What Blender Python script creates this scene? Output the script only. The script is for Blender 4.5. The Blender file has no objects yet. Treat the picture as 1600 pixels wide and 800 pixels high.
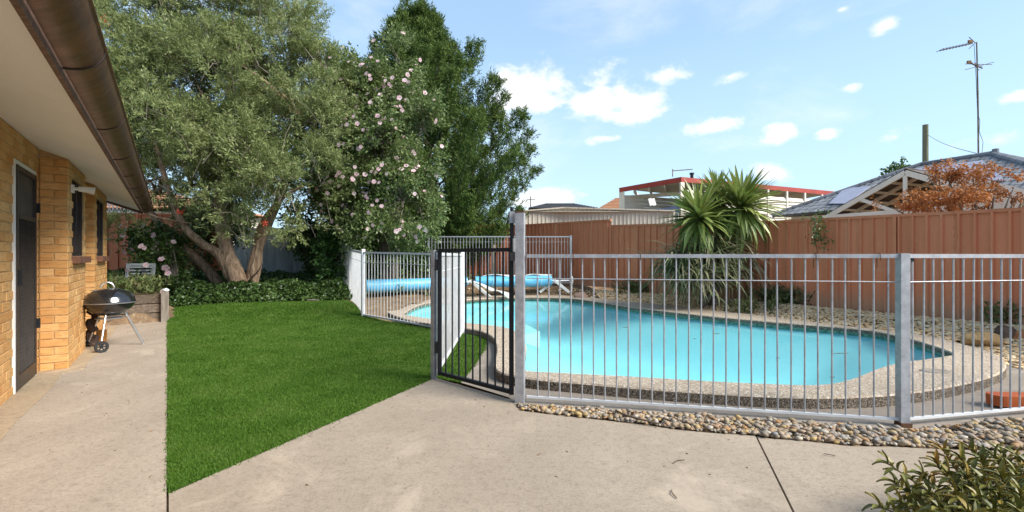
import bpy, bmesh, math, random
import numpy as np
from mathutils import Vector, Matrix, Euler, noise as mnoise

random.seed(7)
RNG = np.random.default_rng(7)
PI = math.pi
R = math.radians
SC = bpy.context.scene
COL = SC.collection

# ------------------------------------------------------------------ camera
F = 730.0                      # focal length in photo pixels (1600 wide)
CH = 1.25                      # camera height
cd = bpy.data.cameras.new('camera')
cam = bpy.data.objects.new('camera', cd)
COL.objects.link(cam)
cd.sensor_width = 36.0
cd.lens = F / 1600 * 36.0
cd.clip_start = 0.05
cd.clip_end = 3000
cam.location = (0, 0, CH)
cam.rotation_euler = (R(90), 0, 0)
SC.camera = cam

# ------------------------------------------------------------------ light and sky
SUN_EL, SUN_AZ = R(39), R(115)          # azimuth clockwise from +Y
sd = bpy.data.lights.new('sun', 'SUN')
sd.energy = 3.0
sd.angle = R(28)
sd.color = (1.0, 0.95, 0.88)
sun = bpy.data.objects.new('sun', sd)
COL.objects.link(sun)
sdir = Vector((math.sin(SUN_AZ) * math.cos(SUN_EL), math.cos(SUN_AZ) * math.cos(SUN_EL), math.sin(SUN_EL)))
sun.rotation_euler = (-sdir).to_track_quat('-Z', 'Y').to_euler()
SC.view_settings.view_transform = 'Standard'
SC.view_settings.look = 'None'
SC.view_settings.gamma = 1.0
SC.view_settings.use_curve_mapping = False
SC.view_settings.exposure = 1.38


class NT:
    """small node tree writer"""
    def __init__(s, tree):
        s.t = tree
        tree.nodes.clear()

    def n(s, kind, **kw):
        x = s.t.nodes.new(kind)
        for k, v in kw.items():
            setattr(x, k, v)
        return x

    def l(s, a, b):
        s.t.links.new(a, b)

    def put(s, sock, v):
        if hasattr(v, 'is_output'):
            s.l(v, sock)
        elif v is not None:
            if isinstance(v, (tuple, list)) and len(v) == 3 and sock.type == 'RGBA':
                v = (*v, 1)
            sock.default_value = v

    def m(s, op, a, b=None, c=None, clamp=False):
        x = s.n('ShaderNodeMath', operation=op, use_clamp=clamp)
        for i, v in enumerate((a, b, c)):
            if v is not None:
                s.put(x.inputs[i], v)
        return x.outputs[0]

    def mixc(s, f, a, b, blend='MIX'):
        x = s.n('ShaderNodeMix', data_type='RGBA', blend_type=blend)
        s.put(x.inputs['Factor'], f)
        s.put(x.inputs[6], a)
        s.put(x.inputs[7], b)
        return x.outputs[2]

    def ramp(s, f, stops, interp='LINEAR'):
        x = s.n('ShaderNodeValToRGB')
        x.color_ramp.interpolation = interp
        e = x.color_ramp.elements
        while len(e) < len(stops):
            e.new(0.5)
        for i, (p, c) in enumerate(stops):
            e[i].position = p
            e[i].color = (*c, 1) if len(c) == 3 else c
        s.put(x.inputs[0], f)
        return x.outputs[0]

    def smooth(s, v, a, b):
        x = s.n('ShaderNodeMapRange', interpolation_type='SMOOTHSTEP')
        s.put(x.inputs[0], v)
        x.inputs[1].default_value = a
        x.inputs[2].default_value = b
        return x.outputs[0]

    def noise(s, vec, scale, detail=4, rough=0.55, dist=0.0):
        x = s.n('ShaderNodeTexNoise')
        if vec is not None:
            s.l(vec, x.inputs['Vector'])
        x.inputs['Scale'].default_value = scale
        x.inputs['Detail'].default_value = detail
        x.inputs['Roughness'].default_value = rough
        x.inputs['Distortion'].default_value = dist
        return x.outputs['Fac']

    def mapping(s, vec, scale=(1, 1, 1), rot=(0, 0, 0), loc=(0, 0, 0)):
        x = s.n('ShaderNodeMapping')
        s.l(vec, x.inputs[0])
        x.inputs['Scale'].default_value = scale
        x.inputs['Rotation'].default_value = rot
        x.inputs['Location'].default_value = loc
        return x.outputs[0]


wld = bpy.data.worlds.new('World')
SC.world = wld
wld.use_nodes = True
w = NT(wld.node_tree)
sky = w.n('ShaderNodeTexSky', sky_type='NISHITA')
sky.sun_disc = False
sky.sun_elevation = SUN_EL
sky.sun_rotation = SUN_AZ
sky.air_density = 1.0
sky.dust_density = 0.5
sky.ozone_density = 5.0
tc = w.n('ShaderNodeTexCoord')
sep = w.n('ShaderNodeSeparateXYZ')
w.l(tc.outputs['Generated'], sep.inputs[0])
dx_, dy_, dz_ = sep.outputs
az = w.m('ARCTAN2', dx_, dy_)
el = w.m('ARCSINE', dz_)
cn = w.noise(w.mapping(tc.outputs['Generated'], (1, 1, 1.6)), 13.0, 10, 0.60, 0.15)
cn2 = w.noise(w.mapping(tc.outputs['Generated'], (1, 1, 2.6), loc=(3, 1, 2)), 3.2, 8, 0.6, 0.3)
# cumulus clouds: azimuth, elevation, radii (radians), strength
CLOUDS = []
for (x, y, rx, ry, st) in [(822, 146, 62, 34, 1.0), (862, 128, 48, 26, .9), (790, 165, 30, 12, .8), (930, 168, 46, 26, 1.0), (985, 160, 44, 26, 1.0), (905, 120, 50, 16, .55),
                           (958, 180, 78, 14, .9), (1215, 213, 32, 19, 1.0), (1130, 197, 52, 12, .6), (1290, 209, 22, 9, .75), (1198, 270, 32, 15, .95), (1030, 118, 42, 12, .45),
                           (1385, 36, 34, 12, .9), (1330, 137, 16, 7, .7), (850, 308, 60, 14, .85), (1590, 150, 22, 9, .75), (1315, 15, 12, 5, .6), (1140, 120, 40, 7, .4), (948, 216, 30, 6, .6), (1395, 214, 26, 8, .4), (1500, 225, 60, 10, .3), (720, 345, 60, 10, .5)]:
    u, v = (x - 800) / F, (400 - y) / F
    CLOUDS.append((math.atan(u), math.atan(v / math.sqrt(1 + u * u)), rx / F / (1 + u * u), ry / F / math.sqrt(1 + u * u), st))
# the same kind of clouds all round the sky
rr = random.Random(3)
for k in range(14):
    CLOUDS.append((rr.uniform(R(58), R(300)), R(rr.uniform(5, 38)), R(rr.uniform(3, 6)), R(rr.uniform(1.2, 2.4)), rr.uniform(.5, 1)))
cover = None
for (a0, e0, ra, re_, st) in CLOUDS:
    a_ = az
    if a0 > PI:
        a0 -= 2 * PI
    qx = w.m('MULTIPLY', w.m('SUBTRACT', a_, a0), 1 / ra)
    qy = w.m('MULTIPLY', w.m('SUBTRACT', el, e0), 1 / re_)
    q = w.m('SQRT', w.m('ADD', w.m('MULTIPLY', qx, qx), w.m('MULTIPLY', qy, qy)))
    q = w.m('MULTIPLY', w.m('SUBTRACT', 1.35, q), st)
    cover = q if cover is None else w.m('MAXIMUM', cover, q)
cover = w.m('MAXIMUM', cover, -1.0)
dens = w.smooth(w.m('ADD', cover, w.m('MULTIPLY', w.m('SUBTRACT', cn, 0.5), 3.2)), 0.05, 1.0)
wisp = w.m('MULTIPLY', w.smooth(cn2, 0.50, 0.78), 0.35)
dens = w.m('MAXIMUM', dens, wisp)
veil = w.ramp(w.m('MAXIMUM', dz_, 0.0), [(0.0, (.95, .95, .95)), (0.10, (.86, .86, .86)), (0.22, (.70, .70, .70)), (0.42, (.46, .46, .46)), (1.0, (.42, .42, .42))])
SKY_GAIN = 4.15                                # thin high haze and cloud are this bright before the background strength
base = w.mixc(veil, sky.outputs[0], (0.66 * SKY_GAIN, 0.92 * SKY_GAIN, 1.13 * SKY_GAIN, 1))
full = w.mixc(dens, base, (1.12 * SKY_GAIN, 1.13 * SKY_GAIN, 1.15 * SKY_GAIN, 1))
bg = w.n('ShaderNodeBackground')
w.l(full, bg.inputs[0])
bg.inputs[1].default_value = 0.10
wo = w.n('ShaderNodeOutputWorld')
w.l(bg.outputs[0], wo.inputs[0])

# ------------------------------------------------------------------ helpers: places
HD = Vector((-0.593, 0.805, 0)).normalized()     # along the house wall, away from the camera
HN = Vector((HD.y, -HD.x, 0))                    # out of the house wall, towards the lawn
HROT = math.atan2(HD.y, HD.x)


def H(a, b, z=0.0):
    p = HD * a + HN * b
    return Vector((p.x, p.y, z))


def at(x, y, Y):
    """the point at depth Y seen at photo pixel x, y"""
    return Vector(((x - 800) * Y / F, Y, CH + (400 - y) * Y / F))


def G(x, y, z=0.0):
    """the point at height z seen at photo pixel x, y"""
    Y = F * (CH - z) / (y - 400)
    return Vector(((x - 800) * Y / F, Y, z))


def ss(a, b, x):
    t = max(0.0, min(1.0, (x - a) / (b - a)))
    return t * t * (3 - 2 * t)


def inside(p, poly):
    x, y = p[0], p[1]
    r = False
    j = len(poly) - 1
    for i in range(len(poly)):
        xi, yi, xj, yj = poly[i][0], poly[i][1], poly[j][0], poly[j][1]
        if (yi > y) != (yj > y) and x < (xj - xi) * (y - yi) / (yj - yi) + xi:
            r = not r
        j = i
    return r


def seg_dist(p, a, b):
    ax, ay, bx, by = a[0], a[1], b[0], b[1]
    dx, dy = bx - ax, by - ay
    t = max(0, min(1, ((p[0] - ax) * dx + (p[1] - ay) * dy) / (dx * dx + dy * dy)))
    return math.hypot(p[0] - ax - t * dx, p[1] - ay - t * dy)


RF = [(-4.0, 17.7), (0.45, 16.5), (5.65, 10.3), (7.4, 6.74), (9.3, 2.8), (10.6, 0.0)]      # the red fence line


def hgt(x, y):
    a = HD.x * x + HD.y * y
    b = HN.x * x + HN.y * y
    left = ss(-1.2, -3.0, x)
    z = 0.20 * ss(8.6, 10.4, y) * left
    z = max(z, 0.36 * ss(13.2, 14.4, y))
    d = min(seg_dist((x, y), RF[i], RF[i + 1]) for i in range(len(RF) - 1)) if x > -6 else 9
    z = max(z, 0.24 * (1 - ss(0.1, 1.5, d)))
    z = max(z, 0.50 * ss(0.05, -0.2, b) * ss(11.16, 11.24, a) * (1 - ss(30, 40, a)))
    z = max(z, 0.36 * ss(10.8, 13.5, y) * left)
    return z


# ------------------------------------------------------------------ helpers: objects
WL = {}


def link(name, me, parent=None, loc=(0, 0, 0), rot=None, kind=None):
    o = bpy.data.objects.new(name, me)
    COL.objects.link(o)
    loc = Vector(loc)
    WL[o.name] = loc
    if parent is not None:
        o.parent = parent
        o.location = loc - WL[parent.name]
    else:
        o.location = loc
    if rot is not None:
        o.rotation_euler = rot if hasattr(rot, '__len__') else (0, 0, rot)
    if kind:
        o['kind'] = kind
    return o


def thing(name, label, cat, loc=(0, 0, 0), group=None):
    o = link(name, None, None, loc)
    o.empty_display_size = 0.1
    return tag(o, label, cat, group)


def tag(o, label, cat, group=None):
    o['label'] = label
    o['category'] = cat
    if group:
        o['group'] = group
    return o


def basis(d):
    d = Vector(d).normalized()
    up = Vector((0, 0, 1)) if abs(d.z) < 0.95 else Vector((0, 1, 0))
    s = d.cross(up).normalized()
    u = s.cross(d).normalized()
    return d, s, u


class MB:
    def __init__(s):
        s.v, s.f = [], []

    def add(s, vs, fs):
        o = len(s.v)
        s.v += [tuple(v) for v in vs]
        s.f += [tuple(i + o for i in f) for f in fs]
        return s

    def obox(s, c, ax, ay, az_, ch=0.0):
        """box with half axes ax, ay, az_ (vectors)"""
        c, ax, ay, az_ = Vector(c), Vector(ax), Vector(ay), Vector(az_)
        vs = [c + ax * i + ay * j + az_ * k for i in (-1, 1) for j in (-1, 1) for k in (-1, 1)]
        return s.add(vs, [(0, 1, 3, 2), (4, 6, 7, 5), (0, 4, 5, 1), (2, 3, 7, 6), (0, 2, 6, 4), (1, 5, 7, 3)])

    def box(s, c, d, rz=0.0):
        m = Matrix.Rotation(rz, 3, 'Z')
        return s.obox(c, m @ Vector((d[0] / 2, 0, 0)), m @ Vector((0, d[1] / 2, 0)), Vector((0, 0, d[2] / 2)))

    def bar(s, p, q, w_, h_):
        """bar from p to q, w_ sideways, h_ upwards"""
        p, q = Vector(p), Vector(q)
        d, si, u = basis(q - p)
        return s.obox((p + q) / 2, (q - p) / 2, si * w_ / 2, u * h_ / 2)

    def tube(s, pts, r, n=8, caps=True):
        pts = [Vector(p) for p in pts]
        rs = r if hasattr(r, '__len__') else [r] * len(pts)
        rings = []
        d0, si, u = basis(pts[1] - pts[0])
        for i, p in enumerate(pts):
            d = (pts[min(i + 1, len(pts) - 1)] - pts[max(i - 1, 0)]).normalized()
            si = (si - d * si.dot(d)).normalized()
            u = d.cross(si)
            rings.append([p + (si * math.cos(2 * PI * k / n) + u * math.sin(2 * PI * k / n)) * rs[i] for k in range(n)])
        o = len(s.v)
        for g in rings:
            s.v += [tuple(v) for v in g]
        for i in range(len(pts) - 1):
            for k in range(n):
                a, b = o + i * n + k, o + i * n + (k + 1) % n
                s.f.append((a, b, b + n, a + n))
        if caps:
            s.f.append(tuple(o + k for k in reversed(range(n))))
            s.f.append(tuple(o + (len(pts) - 1) * n + k for k in range(n)))
        return s

    def lathe(s, prof, c, n=24):
        o = len(s.v)
        c = Vector(c)
        for (r_, z) in prof:
            for k in range(n):
                s.v.append((c.x + r_ * math.cos(2 * PI * k / n), c.y + r_ * math.sin(2 * PI * k / n), c.z + z))
        for i in range(len(prof) - 1):
            for k in range(n):
                a, b = o + i * n + k, o + i * n + (k + 1) % n
                s.f.append((a, b, b + n, a + n))
        return s

    def prism(s, poly, z0, z1):
        n = len(poly)
        if sum(poly[i][0] * poly[(i + 1) % n][1] - poly[(i + 1) % n][0] * poly[i][1] for i in range(n)) < 0:
            poly = poly[::-1]
        vs = [(p[0], p[1], z0) for p in poly] + [(p[0], p[1], z1) for p in poly]
        fs = [tuple(reversed(range(n))), tuple(range(n, 2 * n))] + [(i, (i + 1) % n, n + (i + 1) % n, n + i) for i in range(n)]
        return s.add(vs, fs)

    def extrude(s, prof, p, q, si, up):
        """profile [(x, y)] in axes si, up swept from p to q"""
        n = len(prof)
        p, q, si, up = Vector(p), Vector(q), Vector(si), Vector(up)
        vs = [p + si * x + up * y for x, y in prof] + [q + si * x + up * y for x, y in prof]
        return s.add(vs, [(i, (i + 1) % n, n + (i + 1) % n, n + i) for i in range(n)] + [tuple(reversed(range(n))), tuple(range(n, 2 * n))])

    def mesh(s, name, m, smooth=False):
        me = bpy.data.meshes.new(name)
        me.from_pydata(s.v, [], s.f)
        if m is not None:
            me.materials.append(m)
        bm = bmesh.new()
        bm.from_mesh(me)
        bmesh.ops.recalc_face_normals(bm, faces=bm.faces)
        bm.to_mesh(me)
        bm.free()
        if smooth:
            me.polygons.foreach_set('use_smooth', [True] * len(me.polygons))
            try:
                me.set_sharp_from_angle(angle=R(40))
            except Exception:
                pass
        me.update()
        return me

    def build(s, name, m, parent=None, kind=None, smooth=False):
        return link(name, s.mesh(name, m, smooth), parent, (0, 0, 0), None, kind)


def np_mesh(name, verts, faces_n, m, smooth=False):
    """verts (N, k, 3): N separate faces of k corners"""
    N, k = verts.shape[0], verts.shape[1]
    me = bpy.data.meshes.new(name)
    me.vertices.add(N * k)
    me.vertices.foreach_set('co', verts.reshape(-1).astype(np.float32))
    me.loops.add(N * k)
    me.loops.foreach_set('vertex_index', np.arange(N * k, dtype=np.int32))
    me.polygons.add(N)
    me.polygons.foreach_set('loop_start', np.arange(0, N * k, k, dtype=np.int32))
    try:
        me.polygons.foreach_set('loop_total', np.full(N, k, dtype=np.int32))
    except Exception:
        pass
    me.update(calc_edges=True)
    me.validate()
    if m is not None:
        me.materials.append(m)
    return me


def leaves(c, d, L, W, roll=None, fold=0.18, droop=0.0):
    """rhombic leaves with base c, direction d, length L, width W -> (N, 4, 3)"""
    n = len(c)
    d = d / (np.linalg.norm(d, axis=1, keepdims=True) + 1e-9)
    t = RNG.normal(size=(n, 3))
    s = np.cross(d, t)
    s /= np.linalg.norm(s, axis=1, keepdims=True) + 1e-9
    nn = np.cross(s, d)
    L = (np.full(n, L) if np.isscalar(L) else L)[:, None]
    W = (np.full(n, W) if np.isscalar(W) else W)[:, None]
    mid = c + d * L * 0.45
    tip = c + d * L
    tip[:, 2] -= droop * L[:, 0]
    return np.stack([c, mid + s * W / 2 + nn * W * fold, tip, mid - s * W / 2 + nn * W * fold], axis=1)


def stone_pts(n_=1):
    t = (1 + 5 ** .5) / 2
    v = np.array([(-1, t, 0), (1, t, 0), (-1, -t, 0), (1, -t, 0), (0, -1, t), (0, 1, t), (0, -1, -t), (0, 1, -t), (t, 0, -1), (t, 0, 1), (-t, 0, -1), (-t, 0, 1)], float)
    v /= np.linalg.norm(v[0])
    f = [(0, 11, 5), (0, 5, 1), (0, 1, 7), (0, 7, 10), (0, 10, 11), (1, 5, 9), (5, 11, 4), (11, 10, 2), (10, 7, 6), (7, 1, 8), (3, 9, 4), (3, 4, 2), (3, 2, 6), (3, 6, 8), (3, 8, 9), (4, 9, 5), (2, 4, 11), (6, 2, 10), (8, 6, 7), (9, 8, 1)]
    return v, np.array(f)


def stones_mesh(name, pos, rad, flat, m):
    """many pebbles in one mesh"""
    v, f = stone_pts()
    n = len(pos)
    sc = np.stack([rad * RNG.uniform(.8, 1.35, n), rad * RNG.uniform(.65, 1.0, n), rad * flat], axis=1)
    vv = v[None] * (1 + RNG.uniform(-.14, .14, (n, 12, 1))) * sc[:, None, :]
    an = RNG.uniform(0, 2 * PI, n)
    ca, sa = np.cos(an)[:, None], np.sin(an)[:, None]
    x = vv[:, :, 0] * ca - vv[:, :, 1] * sa
    y = vv[:, :, 0] * sa + vv[:, :, 1] * ca
    ti = RNG.uniform(-.5, .5, n)[:, None]
    z = vv[:, :, 2] + x * ti * .6
    V = np.stack([x, y, z], axis=2) + pos[:, None, :]
    me = bpy.data.meshes.new(name)
    me.from_pydata(V.reshape(-1, 3).tolist(), [], (f[None] + (np.arange(n) * 12)[:, None, None]).reshape(-1, 3).tolist())
    me.polygons.foreach_set('use_smooth', [True] * len(me.polygons))
    me.materials.append(m)
    return me


def clip_cell(poly, x0, x1, y0, y1):
    def cut(pts, ins, inter):
        out = []
        for i in range(len(pts)):
            a, b = pts[i - 1], pts[i]
            if ins(b):
                if not ins(a):
                    out.append(inter(a, b))
                out.append(b)
            elif ins(a):
                out.append(inter(a, b))
        return out
    fx = lambda X: (lambda a, b: (X, a[1] + (b[1] - a[1]) * (X - a[0]) / (b[0] - a[0])))
    fy = lambda Yv: (lambda a, b: (a[0] + (b[0] - a[0]) * (Yv - a[1]) / (b[1] - a[1]), Yv))
    p = poly
    for ins, it in ((lambda q: q[0] >= x0, fx(x0)), (lambda q: q[0] <= x1, fx(x1)), (lambda q: q[1] >= y0, fy(y0)), (lambda q: q[1] <= y1, fy(y1))):
        p = cut(p, ins, it)
        if len(p) < 3:
            return []
    return p


def sheet(name, poly, m, off=0.0, cell=0.3, skip=None, hf=hgt, kind='structure', parent=None):
    poly = [(p[0], p[1]) for p in poly]
    xs, ys = [p[0] for p in poly], [p[1] for p in poly]
    mb = MB()
    nx, ny = int((max(xs) - min(xs)) / cell) + 1, int((max(ys) - min(ys)) / cell) + 1
    for i in range(nx):
        for j in range(ny):
            x0, y0 = min(xs) + i * cell, min(ys) + j * cell
            if skip and skip((x0 + cell / 2, y0 + cell / 2)):
                continue
            p = clip_cell(poly, x0, x0 + cell, y0, y0 + cell)
            if len(p) >= 3:
                mb.add([(q[0], q[1], hf(q[0], q[1]) + off) for q in p], [tuple(range(len(p)))])
    me = bpy.data.meshes.new(name)
    me.from_pydata(mb.v, [], mb.f)
    bm = bmesh.new()
    bm.from_mesh(me)
    bmesh.ops.remove_doubles(bm, verts=bm.verts, dist=0.0005)
    bmesh.ops.recalc_face_normals(bm, faces=bm.faces)
    up = sum(f.normal.z for f in bm.faces)
    if up < 0:
        bmesh.ops.reverse_faces(bm, faces=bm.faces)
    bm.to_mesh(me)
    bm.free()
    me.materials.append(m)
    me.polygons.foreach_set('use_smooth', [True] * len(me.polygons))
    return link(name, me, parent, (0, 0, 0), None, kind)


def spline(pts, n):
    """closed Catmull-Rom through pts, n samples per span"""
    out = []
    N = len(pts)
    P = [Vector((p[0], p[1])) for p in pts]
    for i in range(N):
        a, b, c, d = P[i - 1], P[i], P[(i + 1) % N], P[(i + 2) % N]
        for k in range(n):
            t = k / n
            out.append(0.5 * ((2 * b) + (c - a) * t + (2 * a - 5 * b + 4 * c - d) * t * t + (3 * b - a - 3 * c + d) * t ** 3))
    return [(p.x, p.y) for p in out]


def offset(poly, d):
    """loop moved outward by d"""
    n = len(poly)
    ar = sum(poly[i][0] * poly[(i + 1) % n][1] - poly[(i + 1) % n][0] * poly[i][1] for i in range(n))
    sg = 1 if ar > 0 else -1
    out = []
    for i in range(n):
        a, b = poly[i - 2], poly[(i + 2) % n]
        t = Vector((b[0] - a[0], b[1] - a[1])).normalized()
        out.append((poly[i][0] + t.y * d * sg, poly[i][1] - t.x * d * sg))
    return out


# ------------------------------------------------------------------ materials
def rnd_val(t):
    oi = t.n('ShaderNodeObjectInfo')
    ge = t.n('ShaderNodeNewGeometry')
    return t.m('FRACT', t.m('ADD', t.m('MULTIPLY', oi.outputs['Random'], 7.31), t.m('MULTIPLY', ge.outputs['Random Per Island'], 5.17)))


def obj_vec(t, scale=(1, 1, 1), rot=(0, 0, 0), shift=True):
    c = t.n('ShaderNodeTexCoord').outputs['Object']
    if shift:
        oi = t.n('ShaderNodeObjectInfo')
        cb = t.n('ShaderNodeCombineXYZ')
        for i in range(3):
            t.l(t.m('MULTIPLY', oi.outputs['Random'], 37.0 + 11 * i), cb.inputs[i])
        va = t.n('ShaderNodeVectorMath', operation='ADD')
        t.l(c, va.inputs[0])
        t.l(cb.outputs[0], va.inputs[1])
        c = va.outputs[0]
    return t.mapping(c, scale, rot)


def new_mat(name):
    m = bpy.data.materials.new(name)
    m.use_nodes = True
    return m, NT(m.node_tree)


def finish(t, color, rough=0.7, bump=None, bstr=0.3, bdist=0.01, spec=0.35, metal=0.0, trans=0.0, coat=0.0):
    p = t.n('ShaderNodeBsdfPrincipled')
    t.put(p.inputs['Base Color'], color)
    t.put(p.inputs['Roughness'], rough)
    t.put(p.inputs['Metallic'], metal)
    t.put(p.inputs['Specular IOR Level'], spec)
    t.put(p.inputs['Coat Weight'], coat)
    if bump is not None:
        b = t.n('ShaderNodeBump')
        b.inputs['Strength'].default_value = bstr
        b.inputs['Distance'].default_value = bdist
        t.l(bump, b.inputs['Height'])
        t.l(b.outputs[0], p.inputs['Normal'])
    out = t.n('ShaderNodeOutputMaterial')
    if trans > 0:
        tr = t.n('ShaderNodeBsdfTranslucent')
        t.put(tr.inputs[0], color)
        mx = t.n('ShaderNodeMixShader')
        mx.inputs[0].default_value = trans
        t.l(p.outputs[0], mx.inputs[1])
        t.l(tr.outputs[0], mx.inputs[2])
        t.l(mx.outputs[0], out.inputs[0])
    else:
        t.l(p.outputs[0], out.inputs[0])


def mat(name, c1, c2=None, scale=6.0, rough=0.6, bump=0.0, bscale=80.0, spec=0.35, metal=0.0, rnd=0.0, aniso=(1, 1, 1), c3=None, lo=.35, hi=.65, coat=0.0, bdist=.006, rot=(0, 0, 0)):
    m, t = new_mat(name)
    v = obj_vec(t, aniso, rot)
    c2 = c2 or tuple(x * .8 for x in c1)
    col = t.ramp(t.noise(v, scale, 6, .6), [(lo, c1), (hi, c2)])
    if c3:
        col = t.mixc(t.smooth(t.noise(v, scale * 3.7, 4, .6), .55, .75), col, c3)
    if rnd:
        hs = t.n('ShaderNodeHueSaturation')
        t.l(col, hs.inputs['Color'])
        t.l(t.m('ADD', t.m('MULTIPLY', rnd_val(t), 2 * rnd), 1 - rnd), hs.inputs['Value'])
        col = hs.outputs[0]
    b = t.noise(v, bscale, 3, .6) if bump else None
    ro = t.m('ADD', t.m('MULTIPLY', t.noise(v, scale * 2, 3), .2), rough - .1)
    finish(t, col, ro, b, bump, bdist, spec, metal, 0, coat)
    return m


def pal_mat(name, cols, rough=.6, bump=.3, bscale=60, trans=0.0, spec=.3, bdist=.004, speck=.18):
    """each island or object takes one colour of a palette"""
    m, t = new_mat(name)
    v = obj_vec(t)
    col = t.ramp(rnd_val(t), [(i / max(1, len(cols) - 1), c) for i, c in enumerate(cols)])
    nz = t.noise(v, bscale * .5, 4, .6)
    col = t.mixc(t.m('MULTIPLY', t.smooth(nz, .4, .7), speck), col, (.05, .04, .03))
    finish(t, col, rough, t.noise(v, bscale, 3) if bump else None, bump, bdist, spec, 0, trans)
    return m


def concrete(name, c1, c2, streak=(1, 1, 1), rot=(0, 0, 0), dark=(.16, .125, .095)):
    m, t = new_mat(name)
    v = obj_vec(t, shift=False)
    vs = obj_vec(t, streak, rot, shift=False)
    big = t.noise(v, .55, 6, .6, .4)
    med = t.noise(vs, 2.6, 8, .65, .3)
    fine = t.noise(v, 55, 6, .75)
    grit = t.noise(v, 210, 3, .8)
    col = t.ramp(t.m('ADD', t.m('MULTIPLY', big, .55), t.m('MULTIPLY', med, .45)), [(.36, c1), (.5, tuple((a + b) / 2 for a, b in zip(c1, c2))), (.64, c2)])
    col = t.mixc(t.m('MULTIPLY', t.smooth(fine, .48, .64), .46), col, dark)
    col = t.mixc(t.m('MULTIPLY', t.smooth(t.noise(v, 19, 8, .82), .48, .64), .46), col, dark)
    col = t.mixc(t.m('MULTIPLY', t.smooth(grit, .56, .74), .5), col, dark)
    col = t.mixc(t.m('MULTIPLY', t.smooth(t.noise(v, 1.3, 8, .72, .8), .53, .68), .50), col, tuple(min(1, x * 1.28) for x in c1))
    pv = t.n('ShaderNodeTexVoronoi')
    t.l(v, pv.inputs['Vector'])
    pv.inputs['Scale'].default_value = 38
    pm_ = t.m('MULTIPLY', t.smooth(pv.outputs['Distance'], .20, .10), t.smooth(t.noise(v, .9, 4, .6), .46, .62))
    col = t.mixc(t.m('MULTIPLY', pm_, .8), col, dark)
    lv_ = t.n('ShaderNodeTexVoronoi')
    t.l(v, lv_.inputs['Vector'])
    lv_.inputs['Scale'].default_value = 61
    col = t.mixc(t.m('MULTIPLY', t.smooth(lv_.outputs['Distance'], .22, .12), .35), col, tuple(min(1, x * 1.5) for x in c1))
    # hairline cracks
    vo = t.n('ShaderNodeTexVoronoi', feature='DISTANCE_TO_EDGE')
    vv = t.n('ShaderNodeVectorMath', operation='ADD')
    nz = t.n('ShaderNodeTexNoise')
    t.l(v, nz.inputs['Vector'])
    nz.inputs['Scale'].default_value = 2.0
    nz.inputs['Detail'].default_value = 6
    t.l(v, vv.inputs[0])
    t.l(nz.outputs['Color'], vv.inputs[1])
    t.l(vv.outputs[0], vo.inputs['Vector'])
    vo.inputs['Scale'].default_value = .33
    crack = t.m('MULTIPLY', t.m('LESS_THAN', vo.outputs['Distance'], .0022), t.smooth(t.noise(v, .7, 3), .5, .6))
    col = t.mixc(t.m('MULTIPLY', crack, .55), col, (.10, .08, .06))
    bmp = t.m('ADD', t.m('MULTIPLY', fine, .6), t.m('MULTIPLY', grit, .5))
    finish(t, col, .85, bmp, .35, .006, .25)
    return m


def aggregate(name, cols, gap, scale=95.0, sheen=.8):
    m, t = new_mat(name)
    v = obj_vec(t, shift=False)
    vo = t.n('ShaderNodeTexVoronoi')
    t.l(v, vo.inputs['Vector'])
    vo.inputs['Scale'].default_value = scale
    vd = t.n('ShaderNodeTexVoronoi', feature='DISTANCE_TO_EDGE')
    t.l(v, vd.inputs['Vector'])
    vd.inputs['Scale'].default_value = scale
    sx = t.n('ShaderNodeSeparateColor')
    t.l(vo.outputs['Color'], sx.inputs[0])
    col = t.ramp(sx.outputs[0], [(i / (len(cols) - 1), c) for i, c in enumerate(cols)])
    col = t.mixc(t.smooth(vd.outputs['Distance'], .16, .04), col, gap)
    col = t.mixc(t.m('MULTIPLY', t.smooth(t.noise(v, 1.7, 5, .6), .5, .75), .25), col, gap)
    finish(t, col, sheen, t.smooth(vd.outputs['Distance'], 0, .25), .3, .004, .15)
    return m


def bark_mat(name, c1, c2, aniso=(7, 7, 1.2)):
    m, t = new_mat(name)
    v = obj_vec(t, aniso)
    n1 = t.noise(v, 3.0, 8, .7, .6)
    col = t.ramp(n1, [(.32, tuple(x * .35 for x in c2)), (.48, c2), (.68, c1)])
    finish(t, col, .9, n1, 1.0, .05, .15)
    return m


def leaf_mat(name, cols, trans=.25, rough=.5, spec=.35, clump=2.2):
    m, t = new_mat(name)
    v = obj_vec(t, shift=False)
    r = t.m('ADD', t.m('MULTIPLY', rnd_val(t), .52), t.m('MULTIPLY', t.smooth(t.noise(v, clump, 5, .65), .32, .68), .48))
    col = t.ramp(r, [(i / (len(cols) - 1), c) for i, c in enumerate(cols)])
    finish(t, col, rough, None, 0, 0, spec, 0, trans)
    return m


M = {}
M['patio'] = concrete('patio_concrete', (.350, .285, .213), (.264, .212, .156))
M['path'] = concrete('path_concrete', (.40, .33, .256), (.275, .224, .172), (1.0, .22, 1), (0, 0, -HROT + .25))
M['edgestrip'] = concrete('pale_render', (.42, .325, .215), (.31, .235, .15))
M['surround'] = concrete('surround_concrete', (.30, .255, .205), (.21, .175, .14))
M['soil'] = mat('dry_soil', (.24, .165, .10), (.12, .08, .048), 3.5, .95, .8, 40, .1, c3=(.30, .24, .16), bdist=.03)
M['lawn'] = mat('lawn_base', (.052, .118, .014), (.036, .088, .010), 2.2, .95, .5, 160, .1)
M['grass'] = leaf_mat('grass_blade', [(.040, .096, .008), (.062, .138, .013), (.086, .168, .020), (.125, .19, .040)], .25, .6, .2)
M['brick'] = None
M['mortar'] = mat('mortar', (.50, .33, .16), (.36, .22, .10), 12, .95, .6, 90, .1)
M['white'] = mat('white_paint', (.78, .77, .74), (.68, .67, .63), 5, .55, .1, 90, .4)
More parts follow.
